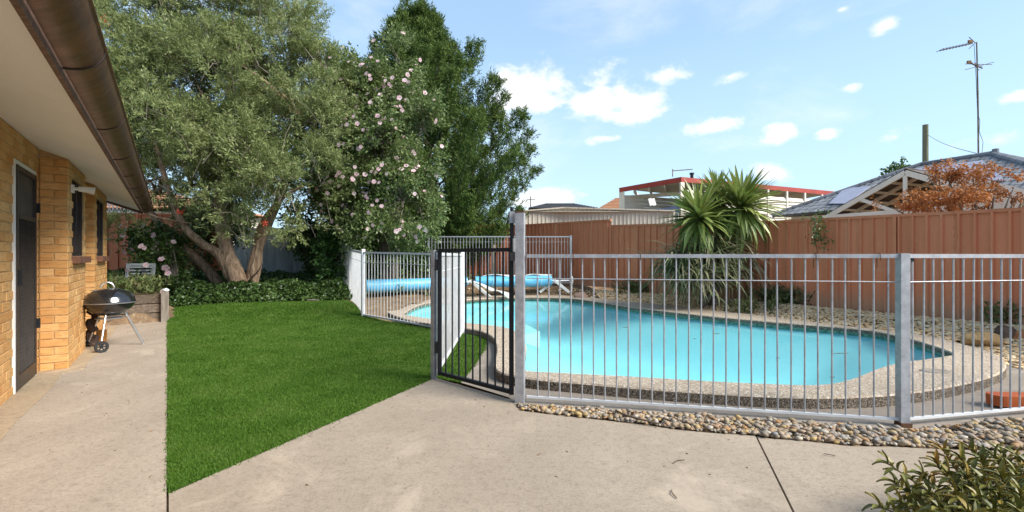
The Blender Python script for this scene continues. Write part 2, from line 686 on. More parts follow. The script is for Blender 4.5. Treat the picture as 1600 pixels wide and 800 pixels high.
M['soffit'] = mat('soffit_paint', (.83, .865, .90), (.79, .825, .86), 1.4, .7, .15, 140, .3)
M['galv'] = mat('galvanised_steel', (.40, .405, .42), (.28, .285, .30), 14, .5, .15, 120, .4, .35, c3=(.47, .47, .475))
M['whitemetal'] = mat('white_fence_paint', (.60, .60, .595), (.48, .48, .475), 7, .5, .12, 90, .4)
M['black'] = mat('black_powder_coat', (.010, .012, .015), (.014, .016, .019), 9, .55, .1, 120, .25)
M['darkframe'] = mat('dark_bronze_frame', (.040, .030, .024), (.028, .021, .017), 9, .45, .1, 120, .4)
M['gutter'] = mat('brown_gutter_paint', (.165, .078, .046), (.095, .046, .030), 2.2, .36, .3, 30, .45, .25, aniso=(.6, 5, 5), c3=(.17, .105, .075), rot=(0, 0, -HROT))
M['fascia'] = mat('brown_fascia_paint', (.17, .098, .066), (.095, .056, .040), 3, .65, .3, 30, .25, aniso=(.4, 5, 5), rot=(0, 0, -HROT), c3=(.20, .15, .12))
m, t = new_mat('terracotta_steel_sheet')
v = obj_vec(t, shift=False)
col = t.ramp(t.noise(obj_vec(t, (1, 1, .35)), 1.1, 6, .6), [(.3, (.65, .235, .122)), (.7, (.52, .174, .086))])
col = t.mixc(t.m('MULTIPLY', t.smooth(t.noise(obj_vec(t, (6, 6, .5)), 1.6, 6, .65), .48, .74), .5), col, (.42, .150, .076))
col = t.mixc(t.m('MULTIPLY', t.smooth(t.noise(v, 3.2, 6, .7), .55, .72), .28), col, (.62, .32, .21))
sz = t.n('ShaderNodeSeparateXYZ')
t.l(v, sz.inputs[0])
spl = t.m('MULTIPLY', t.smooth(t.m('ADD', sz.outputs[2], t.m('MULTIPLY', t.noise(v, 5, 5, .7), -.55)), .42, .05), .6)
col = t.mixc(spl, col, (.36, .25, .16))
hs = t.n('ShaderNodeHueSaturation')
t.l(col, hs.inputs['Color'])
t.l(t.m('ADD', t.m('MULTIPLY', rnd_val(t), .14), .93), hs.inputs['Value'])
finish(t, hs.outputs[0], .7, t.noise(v, 2.5, 3), .25, .02, .12)
M['redfence'] = m
M['creamsheet'] = mat('cream_steel_sheet', (.58, .53, .43), (.52, .47, .38), 2, .55, .05, 40, .3, rnd=.05)
M['cream'] = mat('cream_paint', (.66, .60, .49), (.59, .535, .43), 3, .6, .1, 60, .3, rnd=.05)
M['redtrim'] = mat('red_fascia', (.36, .055, .035), (.28, .04, .028), 2, .5, .05, 60, .35)
M['greyfence'] = mat('weathered_blue_grey_boards', (.46, .52, .54), (.30, .34, .36), 2.5, .8, .4, 30, .15, rnd=.2, aniso=(3, 3, .5))
M['roofgrey'] = mat('grey_roof_tile', (.20, .205, .215), (.135, .14, .15), 5, .75, .4, 60, .25, rnd=.22)
M['rooforange'] = mat('terracotta_roof_tile', (.42, .22, .12), (.30, .15, .09), 5, .8, .4, 60, .2, rnd=.2)
M['glass'] = mat('dark_window_glass', (.035, .036, .040), (.06, .06, .065), 1.2, .08, 0, 1, .6)
M['skylight'] = mat('translucent_roof_sheet', (.32, .33, .40), (.27, .28, .35), 3, .55, .1, 30, .3)
M['timber'] = mat('weathered_sleeper', (.15, .118, .088), (.07, .052, .037), 5, .9, .7, 40, .15, aniso=(1.2, 6, 6), rnd=.2, rot=(0, 0, -HROT - PI / 2), c3=(.21, .18, .15))
M['greypost'] = mat('weathered_timber_post', (.24, .21, .17), (.13, .11, .088), 4, .9, .6, 40, .15, aniso=(5, 5, .8))
M['powerpole'] = mat('power_pole_timber', (.20, .20, .13), (.13, .13, .08), 4, .9, .4, 20, .15, aniso=(5, 5, .4))
M['enamel'] = mat('black_enamel', (.010, .010, .011), (.016, .015, .015), 4, .17, .05, 20, .6, coat=.6)
M['bbqsheen'] = mat('reflective_grey', (.35, .35, .36), (.25, .25, .26), 9, .3, .1, 30, .5, .6)
M['alu'] = mat('brushed_aluminium', (.62, .61, .60), (.52, .51, .50), 12, .32, .1, 80, .5, .85)
M['rubber'] = mat('black_rubber', (.022, .022, .024), (.03, .03, .03), 20, .8, .3, 80, .3)
M['rust'] = mat('rusty_steel', (.13, .065, .035), (.07, .035, .02), 25, .85, .5, 90, .2)
M['cover'] = mat('blue_bubble_cover', (.11, .40, .60), (.08, .33, .53), 4, .35, .5, 70, .5, c3=(.20, .50, .66), aniso=(1, 3, 3))
M['strapblue'] = mat('pale_blue_strap', (.35, .58, .68), (.28, .50, .60), 9, .5)
M['canvas'] = mat('grey_white_canvas', (.62, .60, .56), (.42, .40, .37), 5, .8, .4, 30, .2)
M['plaster'] = mat('pool_plaster', (.49, .665, .69), (.44, .62, .655), .8, .8, .1, 20, .2, c3=(.47, .645, .67))
M['plasterpale'] = mat('pool_step_plaster', (.70, .84, .83), (.66, .80, .80), 1.2, .8, .1, 20, .2)
M['orange'] = mat('orange_plastic', (.43, .090, .016), (.34, .07, .014), 6, .5, .2, 40, .4)
M['brownstuff'] = mat('brown_hose_rubber', (.095, .055, .040), (.06, .035, .025), 9, .6, .3, 50, .3)
M['vent'] = mat('pale_grey_plastic', (.32, .345, .355), (.26, .28, .29), 5, .6, .2, 40, .3)
M['drybrown'] = mat('dry_leaf', (.22, .12, .05), (.14, .08, .035), 20, .8, .3, 60, .2)
M['stick'] = mat('dry_stick', (.13, .095, .065), (.08, .06, .045), 20, .9, .4, 60, .15)
M['navy'] = mat('navy_tarpaulin', (.045, .055, .10), (.03, .04, .075), 3, .6, .3, 20, .3)
M['pebble'] = pal_mat('river_pebble', [(.31, .235, .155), (.19, .155, .12), (.36, .285, .20), (.26, .175, .10), (.36, .19, .075), (.40, .345, .275), (.22, .20, .18), (.33, .235, .12), (.44, .39, .32), (.29, .24, .185), (.34, .20, .10), (.26, .245, .23), (.24, .18, .115), (.42, .28, .10), (.38, .30, .19)], .6, .5, 50, 0, .25, .004, .3)
M['gravel'] = pal_mat('dry_pebble', [(.66, .46, .26), (.76, .56, .33), (.46, .30, .165), (.80, .62, .38), (.66, .39, .165), (.55, .385, .22), (.82, .68, .46)], .8, .4, 50, 0, .15, .004, .2)
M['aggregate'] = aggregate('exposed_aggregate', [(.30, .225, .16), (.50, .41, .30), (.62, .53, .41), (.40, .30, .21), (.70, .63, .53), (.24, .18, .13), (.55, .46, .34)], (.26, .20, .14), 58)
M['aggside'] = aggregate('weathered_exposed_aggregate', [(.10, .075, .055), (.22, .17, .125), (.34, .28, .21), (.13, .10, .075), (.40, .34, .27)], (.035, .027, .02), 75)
M['rocktan'] = mat('tan_sandstone', (.42, .27, .12), (.30, .19, .09), 5, .9, .9, 14, .15, c3=(.20, .12, .07), bdist=.04)
M['rockdark'] = mat('dark_boulder', (.15, .095, .068), (.085, .055, .042), 5, .9, .9, 14, .15, c3=(.20, .13, .09), bdist=.04)
M['bark'] = bark_mat('papery_bark', (.56, .40, .275), (.30, .205, .135))
M['barkgrey'] = bark_mat('grey_bark', (.34, .29, .235), (.17, .145, .115))
M['twigpale'] = mat('pale_twig_bark', (.27, .23, .185), (.17, .14, .11), 9, .85, .3, 40, .15)
M['bottle'] = leaf_mat('grey_green_leaf', [(.062, .086, .028), (.125, .162, .050), (.215, .258, .088), (.31, .35, .14), (.46, .46, .25)], .42, .5, .35)
M['hib'] = leaf_mat('glossy_green_leaf', [(.034, .070, .016), (.062, .112, .025), (.105, .165, .042), (.16, .215, .070)], .25, .38, .45)
M['hibtree'] = leaf_mat('hibiscus_leaf', [(.055, .090, .024), (.110, .160, .045), (.190, .245, .085), (.30, .34, .16)], .38, .42, .4, 2.6)
M['conifer'] = leaf_mat('conifer_spray', [(.030, .056, .014), (.060, .104, .022), (.104, .156, .034), (.16, .21, .05)], .28, .65, .2)
M['ivy'] = leaf_mat('ivy_leaf', [(.026, .050, .012), (.045, .085, .020), (.072, .125, .031), (.115, .17, .052)], .15, .42, .4)
M['weed'] = leaf_mat('weed_leaf', [(.045, .070, .018), (.085, .125, .035), (.15, .165, .065), (.24, .20, .10)], .25, .6, .25)
M['cord'] = leaf_mat('strap_leaf', [(.095, .135, .028), (.175, .225, .050), (.28, .325, .090), (.40, .42, .17)], .2, .38, .45)
M['cordold'] = leaf_mat('old_strap_leaf', [(.060, .085, .026), (.110, .135, .055), (.24, .22, .12), (.36, .30, .19)], .15, .6, .3)
M['maple'] = leaf_mat('copper_maple_leaf', [(.20, .068, .022), (.32, .120, .036), (.43, .180, .058), (.48, .24, .10)], .3, .6, .25)
M['shrub'] = leaf_mat('olive_fleshy_leaf', [(.044, .050, .010), (.080, .088, .015), (.130, .130, .022), (.20, .17, .028), (.30, .18, .03), (.46, .20, .025)], .12, .45, .4)
M['stem'] = mat('green_brown_stem', (.12, .095, .05), (.07, .055, .03), 20, .8, .3, 60, .2)
M['petal'] = leaf_mat('pale_pink_petal', [(.62, .32, .36), (.70, .45, .48), (.76, .58, .59), (.80, .70, .69)], .3, .6, .2)
M['red'] = leaf_mat('red_brush_flower', [(.55, .055, .030), (.65, .09, .04)], .2, .6, .2)

# brick: golden, sandy-faced, one tone per brick
m, t = new_mat('golden_brick')
v = obj_vec(t)
col = t.ramp(rnd_val(t), [(0, (.50, .245, .080)), (.2, (.57, .30, .108)), (.4, (.63, .355, .140)), (.6, (.58, .315, .112)), (.8, (.66, .40, .170)), (1, (.54, .270, .090))])
st = t.noise(t.mapping(v, (4, 4, 26)), 3.0, 6, .7)
col = t.mixc(t.m('MULTIPLY', t.smooth(st, .46, .68), .55), col, (.27, .115, .035))
col = t.mixc(t.m('MULTIPLY', t.smooth(t.noise(v, 60, 4, .7), .56, .72), .4), col, (.68, .47, .24))
finish(t, col, .88, t.m('ADD', st, t.noise(v, 90, 4, .7)), .5, .006, .15)
M['brick'] = m

# pool water: clear sheet that mirrors by its angle and tints what lies below
m, t = new_mat('pool_water')
tr = t.n('ShaderNodeBsdfTransparent')
tr.inputs[0].default_value = (.64, .95, .96, 1)
gl = t.n('ShaderNodeBsdfGlossy')
gl.inputs['Roughness'].default_value = .04
fr = t.n('ShaderNodeLayerWeight')
fr.inputs[0].default_value = .5
v = obj_vec(t, shift=False)
b = t.n('ShaderNodeBump')
b.inputs['Strength'].default_value = .13
b.inputs['Distance'].default_value = .02
t.l(t.noise(v, 5.0, 4, .5, .4), b.inputs['Height'])
t.l(b.outputs[0], gl.inputs['Normal'])
t.l(b.outputs[0], fr.inputs['Normal'])
mx = t.n('ShaderNodeMixShader')
t.l(t.m('ADD', t.m('MULTIPLY', t.m('POWER', fr.outputs['Facing'], 5.0), .60), .02), mx.inputs[0])
t.l(tr.outputs[0], mx.inputs[1])
t.l(gl.outputs[0], mx.inputs[2])
o_ = t.n('ShaderNodeOutputMaterial')
t.l(mx.outputs[0], o_.inputs[0])
M['water'] = m

# green mosaic at the water line
m, t = new_mat('green_mosaic')
v = obj_vec(t, shift=False)
vo = t.n('ShaderNodeTexVoronoi')
t.l(v, vo.inputs['Vector'])
vo.inputs['Scale'].default_value = 42
sx = t.n('ShaderNodeSeparateColor')
t.l(vo.outputs['Color'], sx.inputs[0])
finish(t, t.ramp(sx.outputs[0], [(0, (.015, .07, .05)), (.5, (.04, .17, .12)), (1, (.16, .30, .22))]), .3, None, 0, 0, .5)
M['mosaic'] = m

# ------------------------------------------------------------------ pool outline
near = [(820, 577), (880, 582), (989, 588), (1120, 595.6), (1217, 600), (1272, 601), (1310, 597), (1340, 588), (1370, 576), (1404, 566.5), (1438, 562), (1472, 557), (1487, 551)]
far = [(1440, 546), (1419, 540), (1370, 528), (1315, 521), (1240, 514.5), (1120, 503), (989, 487), (929, 477), (880, 471), (800, 470), (730, 474), (665, 480)]
lft = [(632, 489), (645, 493.5), (690, 500), (740, 505), (790, 511.5), (812, 522), (822, 538), (821, 557)]
ctrl = [G(x, y, .10) for x, y in near] + [G(x, y, 0.0) for x, y in far] + [G(x, y, .10) for x, y in lft]
INNER = spline(ctrl, 6)
oc = [(815, 589), (900, 597.5), (1000, 606), (1100, 613), (1200, 618.5), (1300, 620.5), (1400, 615.5), (1480, 604), (1535, 592), (1566, 580), (1572, 567), (1556, 553), (1510, 539), (1450, 525), (1370, 514), (1300, 506.5), (1200, 494), (1100, 483), (1000, 472.5), (930, 465.5), (870, 461), (800, 460.5), (725, 463.5), (655, 468), (612, 480), (606, 488), (640, 500), (690, 508), (740, 514.5), (768, 525), (776, 545), (773, 575)]
OUTER = spline([G(x, y, .10) for x, y in oc], 5)
MID = offset(INNER, .14)


def in_mid(p):
    return inside(p, MID)


# ------------------------------------------------------------------ ground
def axis(lo, hi, flo, fhi, cell):
    v = list(np.arange(flo, fhi + 1e-6, cell))
    a, st = flo, cell
    while a > lo:
        st *= 1.5
        a -= st
        v.insert(0, a)
    a, st = fhi, cell
    while a < hi:
        st *= 1.5
        a += st
        v.append(a)
    return v


xs, ys = axis(-600, 600, -13, 11, .2), axis(-100, 900, 2, 19, .2)
mb = MB()
nx, ny = len(xs), len(ys)
for j in ys:
    for i in xs:
        mb.v.append((i, j, hgt(i, j) - .022))
for j in range(ny - 1):
    for i in range(nx - 1):
        c = ((xs[i] + xs[i + 1]) / 2, (ys[j] + ys[j + 1]) / 2)
        if -4 < c[0] < 8 and 3 < c[1] < 15 and in_mid(c):
            continue
        mb.f.append((j * nx + i, j * nx + i + 1, (j + 1) * nx + i + 1, (j + 1) * nx + i))
mb.build('ground', M['soil'], None, 'structure', True)

path_poly = [H(-6, -1.6), H(-6, -.006), H(11.14, -.006), H(11.14, -1.6)]
MB().prism(path_poly, -.10, 0).build('path', M['path'], None, 'structure')
strip = []
for k in range(40):
    a_ = 3.0 + k * .2
    strip.append(H(a_, -.74 + .05 * mnoise.noise(Vector((a_ * .9, 0, 0))) + (-.16 if a_ < 6.9 else (0 if a_ < 8 else .02))))
strip = [(p.x, p.y) for p in strip] + [tuple(H(10.8, -1.3).xy), tuple(H(3.0, -1.3).xy)]
MB().prism(strip, -.05, .007).build('path_edge', M['edgestrip'], None, 'structure')
P0, P1 = Vector((.082, 3.98, 0)), Vector((2.86, 3.42, 0))
P2 = P1 + (Vector((4.017, 3.665, 0)) - P1) * 2.0
HINGE, LATCH = Vector((-.785, 4.76, 0)), Vector((.03, 4.06, 0))
edge = [G(x, y) for x, y in [(812, 641), (850, 646), (900, 652), (950, 657), (1000, 663), (1050, 670), (1100, 675), (1150, 679), (1200, 684), (1265, 689), (1330, 696), (1400, 697), (1465, 701), (1540, 704)]]
edge = [Vector((p.x, p.y + random.uniform(-.008, .008), 0)) for p in edge] + [Vector((3.6, 3.0, 0)), Vector((6.0, 3.1, 0))]
# two concrete slabs with the saw-cut joint between them
J0, J1 = G(1180, 681), G(1241, 806)
J2 = J1 + (J1 - J0) * 2.0
k_split = 8
left_slab = [(-1.812, 2.470), (-1.30, 3.635), (-.789, 4.79), (.03, 4.03), (.04, 3.86)] + [(p.x, p.y) for p in edge[:k_split]] + [(J0.x, J0.y), (J2.x, J2.y), tuple(H(.6, .004).xy), tuple(H(3.06, .004).xy)]
jd = Vector((J1.y - J0.y, -(J1.x - J0.x), 0)).normalized() * -.0125
if jd.x < 0:
    jd = -jd
right_slab = [(J0.x + jd.x, J0.y + jd.y)] + [(p.x, p.y) for p in edge[k_split:]] + [(8.5, -4.5), tuple(H(-6, .004).xy), tuple(H(.55, .004).xy), (J2.x + jd.x, J2.y + jd.y)]
MB().prism(left_slab, -.10, 0).build('patio', M['patio'], None, 'structure')
MB().prism(right_slab, -.10, -.002).build('patio_slab', M['patio'], None, 'structure')

# lawn and its blades
lawn_poly = [H(3.05, .002).xy, H(12.2, .002).xy, (-7.3, 9.95), (-5.6, 10.55), (-3.95, 11.1), (-2.95, 9.3), (-.80, 7.55), (-.40, 7.35), (-.36, 6.3), (-.42, 5.4), (-.50, 4.62), (-.789, 4.80)]
lawn_poly = [(p[0], p[1]) for p in lawn_poly]
sheet('lawn', lawn_poly, M['lawn'], 0.0, .3)
pts = []
xs_, ys_ = [p[0] for p in lawn_poly], [p[1] for p in lawn_poly]
while len(pts) < 420000:
    n = 400000
    # blades fall more thickly near the path and the gate, where one can tell them apart
    X, Y = RNG.uniform(min(xs_), max(xs_), n), RNG.uniform(min(ys_), max(ys_), n)
    keep = RNG.uniform(0, 1, n) < np.clip((3.0 / Y) ** 1.3, 0, 1)
    X, Y = X[keep], Y[keep]
    ins = np.zeros(len(X), bool)
    j = len(lawn_poly) - 1
    for i in range(len(lawn_poly)):
        (xi, yi), (xj, yj) = lawn_poly[i], lawn_poly[j]
        ins ^= ((yi > Y) != (yj > Y)) & (X < (xj - xi) * (Y - yi) / (yj - yi + 1e-12) + xi)
        j = i
    pts += list(zip(X[ins], Y[ins]))
pts = np.array(pts[:420000])
zz = np.array([hgt(p[0], p[1]) if p[1] > 8.5 else 0.0 for p in pts])
pts = pts + RNG.normal(0, .011, pts.shape)
c = np.column_stack([pts, zz - .002])
hh = RNG.uniform(.010, .025, len(c)) * np.clip(pts[:, 1] / 5, .9, 1.6)
an = RNG.uniform(0, 2 * PI, len(c))
wd = (.0013 + .0008 * pts[:, 1])[:, None] * RNG.uniform(.7, 1.2, (len(c), 1))
side = np.column_stack([np.cos(an), np.sin(an), np.zeros(len(c))]) * wd
lean = np.column_stack([RNG.normal(0, .5, len(c)), RNG.normal(0, .5, len(c)), np.ones(len(c))]) * hh[:, None]
link('grass', np_mesh('grass', np.stack([c - side, c + side, c + lean], axis=1), 3, M['grass']), None, (0, 0, 0), None, 'stuff')

# pool surround: concrete margin inside the front fence
kerb = [P0 + Vector((-.04, -.055, 0)), P1 + Vector((0, -.075, 0)), P2 + Vector((0, -.07, 0))]
sur = [(-.50, 4.60), (-.03, 4.125), (kerb[0].x - .02, kerb[0].y), (kerb[1].x, kerb[1].y), (kerb[2].x, kerb[2].y), (6.6, 4.6), (6.35, 5.05), (5.75, 5.45), (4.5, 5.6), (2.0, 5.3), (.6, 5.2), (.2, 6.4), (-.40, 7.3), (-.36, 6.3), (-.42, 5.4)]
so = sheet('pool_surround', sur, M['surround'], .003, .12, in_mid, lambda x, y: 0.0)
mb = MB()
for a, b in ((kerb[0], kerb[1]), (kerb[1], kerb[2])):
    mb.bar(a + Vector((0, .012, -.052)), b + Vector((0, .012, -.052)), .03, .118)
mb.build('kerb', M['surround'], None, 'structure')
# drag marks and grooves are in the material; pebble strip between kerb and patio
bed = [(p.x, p.y + .004) for p in edge] + [(kerb[2].x + 1.0, kerb[2].y), (kerb[2].x, kerb[2].y), (kerb[1].x, kerb[1].y - .01), (kerb[0].x, kerb[0].y - .01)]
pb = sheet('pebble_bed', bed, M['soil'], -.006, .2, None, lambda x, y: 0.0)
v, f = stone_pts()
pm = []
for k in range(8):
    q = v * (1 + RNG.uniform(-.13, .13, (12, 1))) * np.array([1.2 * RNG.uniform(.85, 1.15), .85, .55 * RNG.uniform(.8, 1.2)])
    me = bpy.data.meshes.new('pebble')
    me.from_pydata(q.tolist(), [], f.tolist())
    me.polygons.foreach_set('use_smooth', [True] * 20)
    me.materials.append(M['pebble'])
    pm.append(me)
cand = []
while len(cand) < 6800:
    x, y = random.uniform(0, 5.2), random.uniform(2.9, 4.2)
    if inside((x, y), bed):
        r_ = random.choice([.009, .011, .013, .016, .020, .025]) * random.uniform(.85, 1.15)
        cand.append((x, y, r_, random.random()))
vis = [c for c in cand if c[0] / c[1] < 1.10]
# settle: larger ones lie on top of smaller ones
vis.sort(key=lambda c: -c[2] / c[1] * (0.6 + 0.8 * c[3]))
singles, rest = vis[:298], vis[298:] + [c for c in cand if c[0] / c[1] >= 1.10]
for (x, y, r_, q) in singles:
    o = link('pebble', pm[int(q * 997) % 8], pb, (x, y, .004 + r_ * .55 + .012 * q), (random.uniform(-.35, .35), random.uniform(-.35, .35), random.uniform(0, 6.28)))
    o.scale = (r_, r_, r_)
arr = np.array([(x, y, .002 + r_ * .3 + .010 * q) for x, y, r_, q in rest])
link('pebbles', stones_mesh('pebbles', arr, np.array([c[2] for c in rest]), .55, M['pebble']), pb, (0, 0, 0), None, 'stuff')

# dry pebbles over the garden bed between coping and red fence
gp = []
while len(gp) < 9000:
    x, y = random.uniform(-1.5, 8.6), random.uniform(4.9, 14)
    d = min(seg_dist((x, y), RF[i], RF[i + 1]) for i in range(len(RF) - 1))
    if inside((x, y), OUTER) or d < .1:
        continue
    side_ok = (x < np.interp(y, [2.8, 6.74, 10.3, 16.5], [9.3, 7.4, 5.65, .45]))
    if not side_ok or y < 4.9 or (x < 3.0 and y < 8) or (y < 5.4 and x < 5.6):
        continue
    dens_ = 1.0 if x > 2.4 else .12
    if x > 5.4 and y < 5.5:
        dens_ = .25
    if random.random() < dens_:
        gp.append((x, y, hgt(x, y) - .004 + random.uniform(0, .018)))
gp = np.array(gp)
link('gravel', stones_mesh('gravel', gp, RNG.uniform(.018, .052, len(gp)), .38, M['gravel']), None, (0, 0, 0), None, 'stuff')

# ------------------------------------------------------------------ swimming pool
pool = thing('swimming_pool', 'kidney shaped in ground pool with exposed aggregate coping and pale blue lining', 'swimming pool', (2.0, 7.5, 0))


def ring_fill(outer, inner, z):
    bm = bmesh.new()
    es = []
    for loop in (outer, inner):
        vs = [bm.verts.new((p[0], p[1], z)) for p in loop]
        es += [bm.edges.new((vs[i], vs[(i + 1) % len(vs)])) for i in range(len(vs))]
    bmesh.ops.triangle_fill(bm, use_beauty=True, edges=es, normal=(0, 0, 1))
    vs = [tuple(v.co) for v in bm.verts]
    bm.verts.index_update()
    fs = [tuple(v.index for v in f.verts) for f in bm.faces]
    bm.free()
    return vs, fs


def wall_strip(mb, loop, z0, z1):
    n = len(loop)
    mb.add([(p[0], p[1], z0) for p in loop] + [(p[0], p[1], z1) for p in loop], [(i, (i + 1) % n, n + (i + 1) % n, n + i) for i in range(n)])


CT = .10
mb = MB()
vs, fs = ring_fill(offset(OUTER, -.012), offset(INNER, .012), CT)
mb.add(vs, fs)
no, ni = len(OUTER), len(INNER)
a_, b_ = offset(OUTER, -.012), OUTER
mb.add([(p[0], p[1], CT) for p in a_] + [(p[0], p[1], CT - .014) for p in b_], [(i, (i + 1) % no, no + (i + 1) % no, no + i) for i in range(no)])
a_, b_ = offset(INNER, .012), INNER
mb.add([(p[0], p[1], CT) for p in a_] + [(p[0], p[1], CT - .014) for p in b_], [(i, (i + 1) % ni, ni + (i + 1) % ni, ni + i) for i in range(ni)])
mb.build('coping', M['aggregate'], pool)
mb = MB()
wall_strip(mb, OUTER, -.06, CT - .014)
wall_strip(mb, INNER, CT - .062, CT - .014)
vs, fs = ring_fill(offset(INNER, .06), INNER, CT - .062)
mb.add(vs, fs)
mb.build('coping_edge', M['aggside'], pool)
mb = MB()
wall_strip(mb, offset(INNER, .03), -.020, CT - .060)
mb.build('tile_band', M['mosaic'], pool)
IN2 = offset(INNER, .036)
_dc = {}


def pool_floor(x, y):
    k = (round(x, 3), round(y, 3))
    if k not in _dc:
        d = min(seg_dist((x, y), IN2[i - 1], IN2[i]) for i in range(0, len(IN2)))
        _dc[k] = -.018 - .10 * ss(0, .25, d) - .50 * ss(.0, 1.7, d)
    return _dc[k]


sheet('basin', IN2, M['plaster'], 0.0, .14, None, pool_floor, None, pool)
# broad entry step along the near left edge, and the steps at the far shallow end
st_in = [G(822, 574, .1), G(870, 580, .1), G(920, 584, .1), G(952, 587, .1)]
st_poly = [(p.x, p.y - .05) for p in st_in] + [(.75, 4.78), (.45, 5.02), (.14, 5.15)]
MB().prism(st_poly, -.60, -.13).build('step', M['plasterpale'], pool)
st2 = [(-1.95, 10.2), (-1.2, 9.75), (-.55, 9.05), (-.05, 8.55), (.55, 9.2), (.2, 10.6), (-.9, 11.0)]
MB().prism(st2, -.62, -.24).build('step', M['plasterpale'], pool)
sk = G(1462, 580, .1)
mb = MB()
mb.lathe([(0, .010), (.06, .010), (.064, .016), (.085, .016), (.105, .010), (.11, 0)], (0, 0, 0), 20)
me = mb.mesh('skimmer_lid', M['surround'], True)
o = link('skimmer_lid', me, pool, (sk.x, sk.y, CT + .001))
o.scale = (1.35, .85, .6)
wb = [(p[0], p[1], 0.0) for p in offset(INNER, .02)]
MB().add(wb, [tuple(range(len(wb)))]).build('pool_water', M['water'], None, 'structure')
for k, (x, y, l_) in enumerate([(1312, 553, .24), (1120, 522, .10), (978, 512, .12), (1300, 590, .05), (1215, 560, .05), (1085, 530, .05)]):
    p = G(x, y, 0)
    mb = MB().tube([(-l_ / 2, -.01, .004), (0, .008, .005), (l_ / 2, -.004, .004)], [.003, .005, .003], 5)
    o = link('twig', mb.mesh('twig', M['stick']), None, (p.x, p.y, .002), random.uniform(-.2, .2))
    tag(o, ['long dark twig floating on pool towards its narrow end', 'short twig floating in mid pool before the spiky plant', 'dark twig floating by the far pool edge', 'tiny twig floating near the close coping', 'tiny dark speck of twig floating in middle of pool', 'tiny twig floating just left of the longer one in mid pool'][k], 'twig', 'twigs on the pool water')

# ------------------------------------------------------------------ brick house
house = thing('brick_house', 'golden brick house with white soffit, brown gutter and dark windows beside the concrete path', 'house', H(7, -1.0))
B1, B2 = -1.12, -.89                    # faces of the recessed wall and of the piers
SOF = lambda b: 2.405 - .35 * (b + 1.12)


def brick_mesh(L, D=.07, Hh=.076):
    c = .004
    x, y, z = L / 2, D / 2, Hh / 2
    vs = [(-x, -y, -z), (x, -y, -z), (x, -y, z), (-x, -y, z), (-x, y - c, -z), (x, y - c, -z), (x, y - c, z), (-x, y - c, z), (-x + c, y, -z + c), (x - c, y, -z + c), (x - c, y, z - c), (-x + c, y, z - c)]
    fs = [(0, 1, 2, 3)[::-1], (8, 9, 10, 11), (0, 4, 5, 1), (1, 5, 6, 2), (2, 6, 7, 3), (3, 7, 4, 0), (4, 8, 9, 5), (5, 9, 10, 6), (6, 10, 11, 7), (7, 11, 8, 4)]
    mb = MB()
    mb.add(vs, fs)
    return mb


BR = {L: brick_mesh(L).mesh('brick', M['brick']) for L in (.22, .105, .16, .05)}
BRV = {L: brick_mesh(L) for L in (.22, .105, .16, .05)}


def lay(wall, p0, d, length, nrm, z0, z1f, holes=(), single=lambda s, z: True, start=0, stuff=None, alt=False):
    """lay courses of bricks on a wall that starts at p0 and runs along d, outer face towards nrm"""
    rz = math.atan2(d.y, d.x)
    if nrm.dot(Vector((-d.y, d.x, 0))) < 0:
        rz += PI
    pitch, k = .086, 0
    z = z0
    while True:
        zc = z + .038
        x = 0.0
        units = []
        if alt:
            units = [(.0, .22)] if k % 2 else [(.0, .105), (.115, .105)]
        else:
            if k % 2:
                units.append((0, .105))
                x = .115
            while x < length - .02:
                L = .22 if x + .22 <= length + .01 else (.16 if x + .16 <= length + .01 else (.105 if x + .105 <= length + .01 else .05))
                units.append((x, L))
                x += L + .010
        done = True
        for (x, L) in units:
            s = x + L / 2
            if z + .076 > z1f(s):
                continue
            done = False
            if any(h[0] - .02 < s < h[1] + .02 and h[2] < zc < h[3] for h in holes):
                continue
            c = p0 + d * s + nrm * (-.035 + random.uniform(-.0025, .0035)) + Vector((0, 0, zc))
            if single(s, zc):
                link('brick', BR[L], wall, c, rz + random.uniform(-.004, .004))
            elif stuff is not None:
                m3 = Matrix.Rotation(rz, 3, 'Z')
                stuff.add([c + m3 @ Vector(q) for q in BRV[L].v], BRV[L].f)
        if done:
            break
        z += pitch
        k += 1


def core(mb, p0, d, length, nrm, ztop, holes=(), th=.10):
    """mortar behind the bricks, with the openings left free"""
    segs, x = [], 0.0
    for h in sorted(holes):
        segs.append((x, h[0], 0, ztop))
        if h[2] > 0:
            segs.append((h[0], h[1], 0, h[2]))
        segs.append((h[0], h[1], h[3], ztop))
        x = h[1]
    segs.append((x, length, 0, ztop))
    for (a, b, z0, z1) in segs:
        c = p0 + d * (a + b) / 2 - nrm * (.006 + th / 2) + Vector((0, 0, (z0 + z1) / 2 - .02))
        mb.obox(c, d * (b - a) / 2, nrm * th / 2, Vector((0, 0, (z1 - z0) / 2 + .02)))


# recessed wall with the door
DOOR = (6.04, 6.90, 0.0, 2.13)
mb = MB()
core(mb, H(1.0, B1), HD, 6.08, HN, 2.42, [(DOOR[0] - 1.0, DOOR[1] - 1.0, 0, DOOR[3])])
wall1 = mb.build('wall', M['mortar'], house)
st = MB()
lay(wall1, H(1.0, B1), HD, 6.08, HN, .0, lambda s: 2.42, [(DOOR[0] - 1.0, DOOR[1] - 1.0, 0, DOOR[3])], lambda s, z: s > 4.55, stuff=st)
st.build('bricks', M['brick'], wall1, 'stuff')
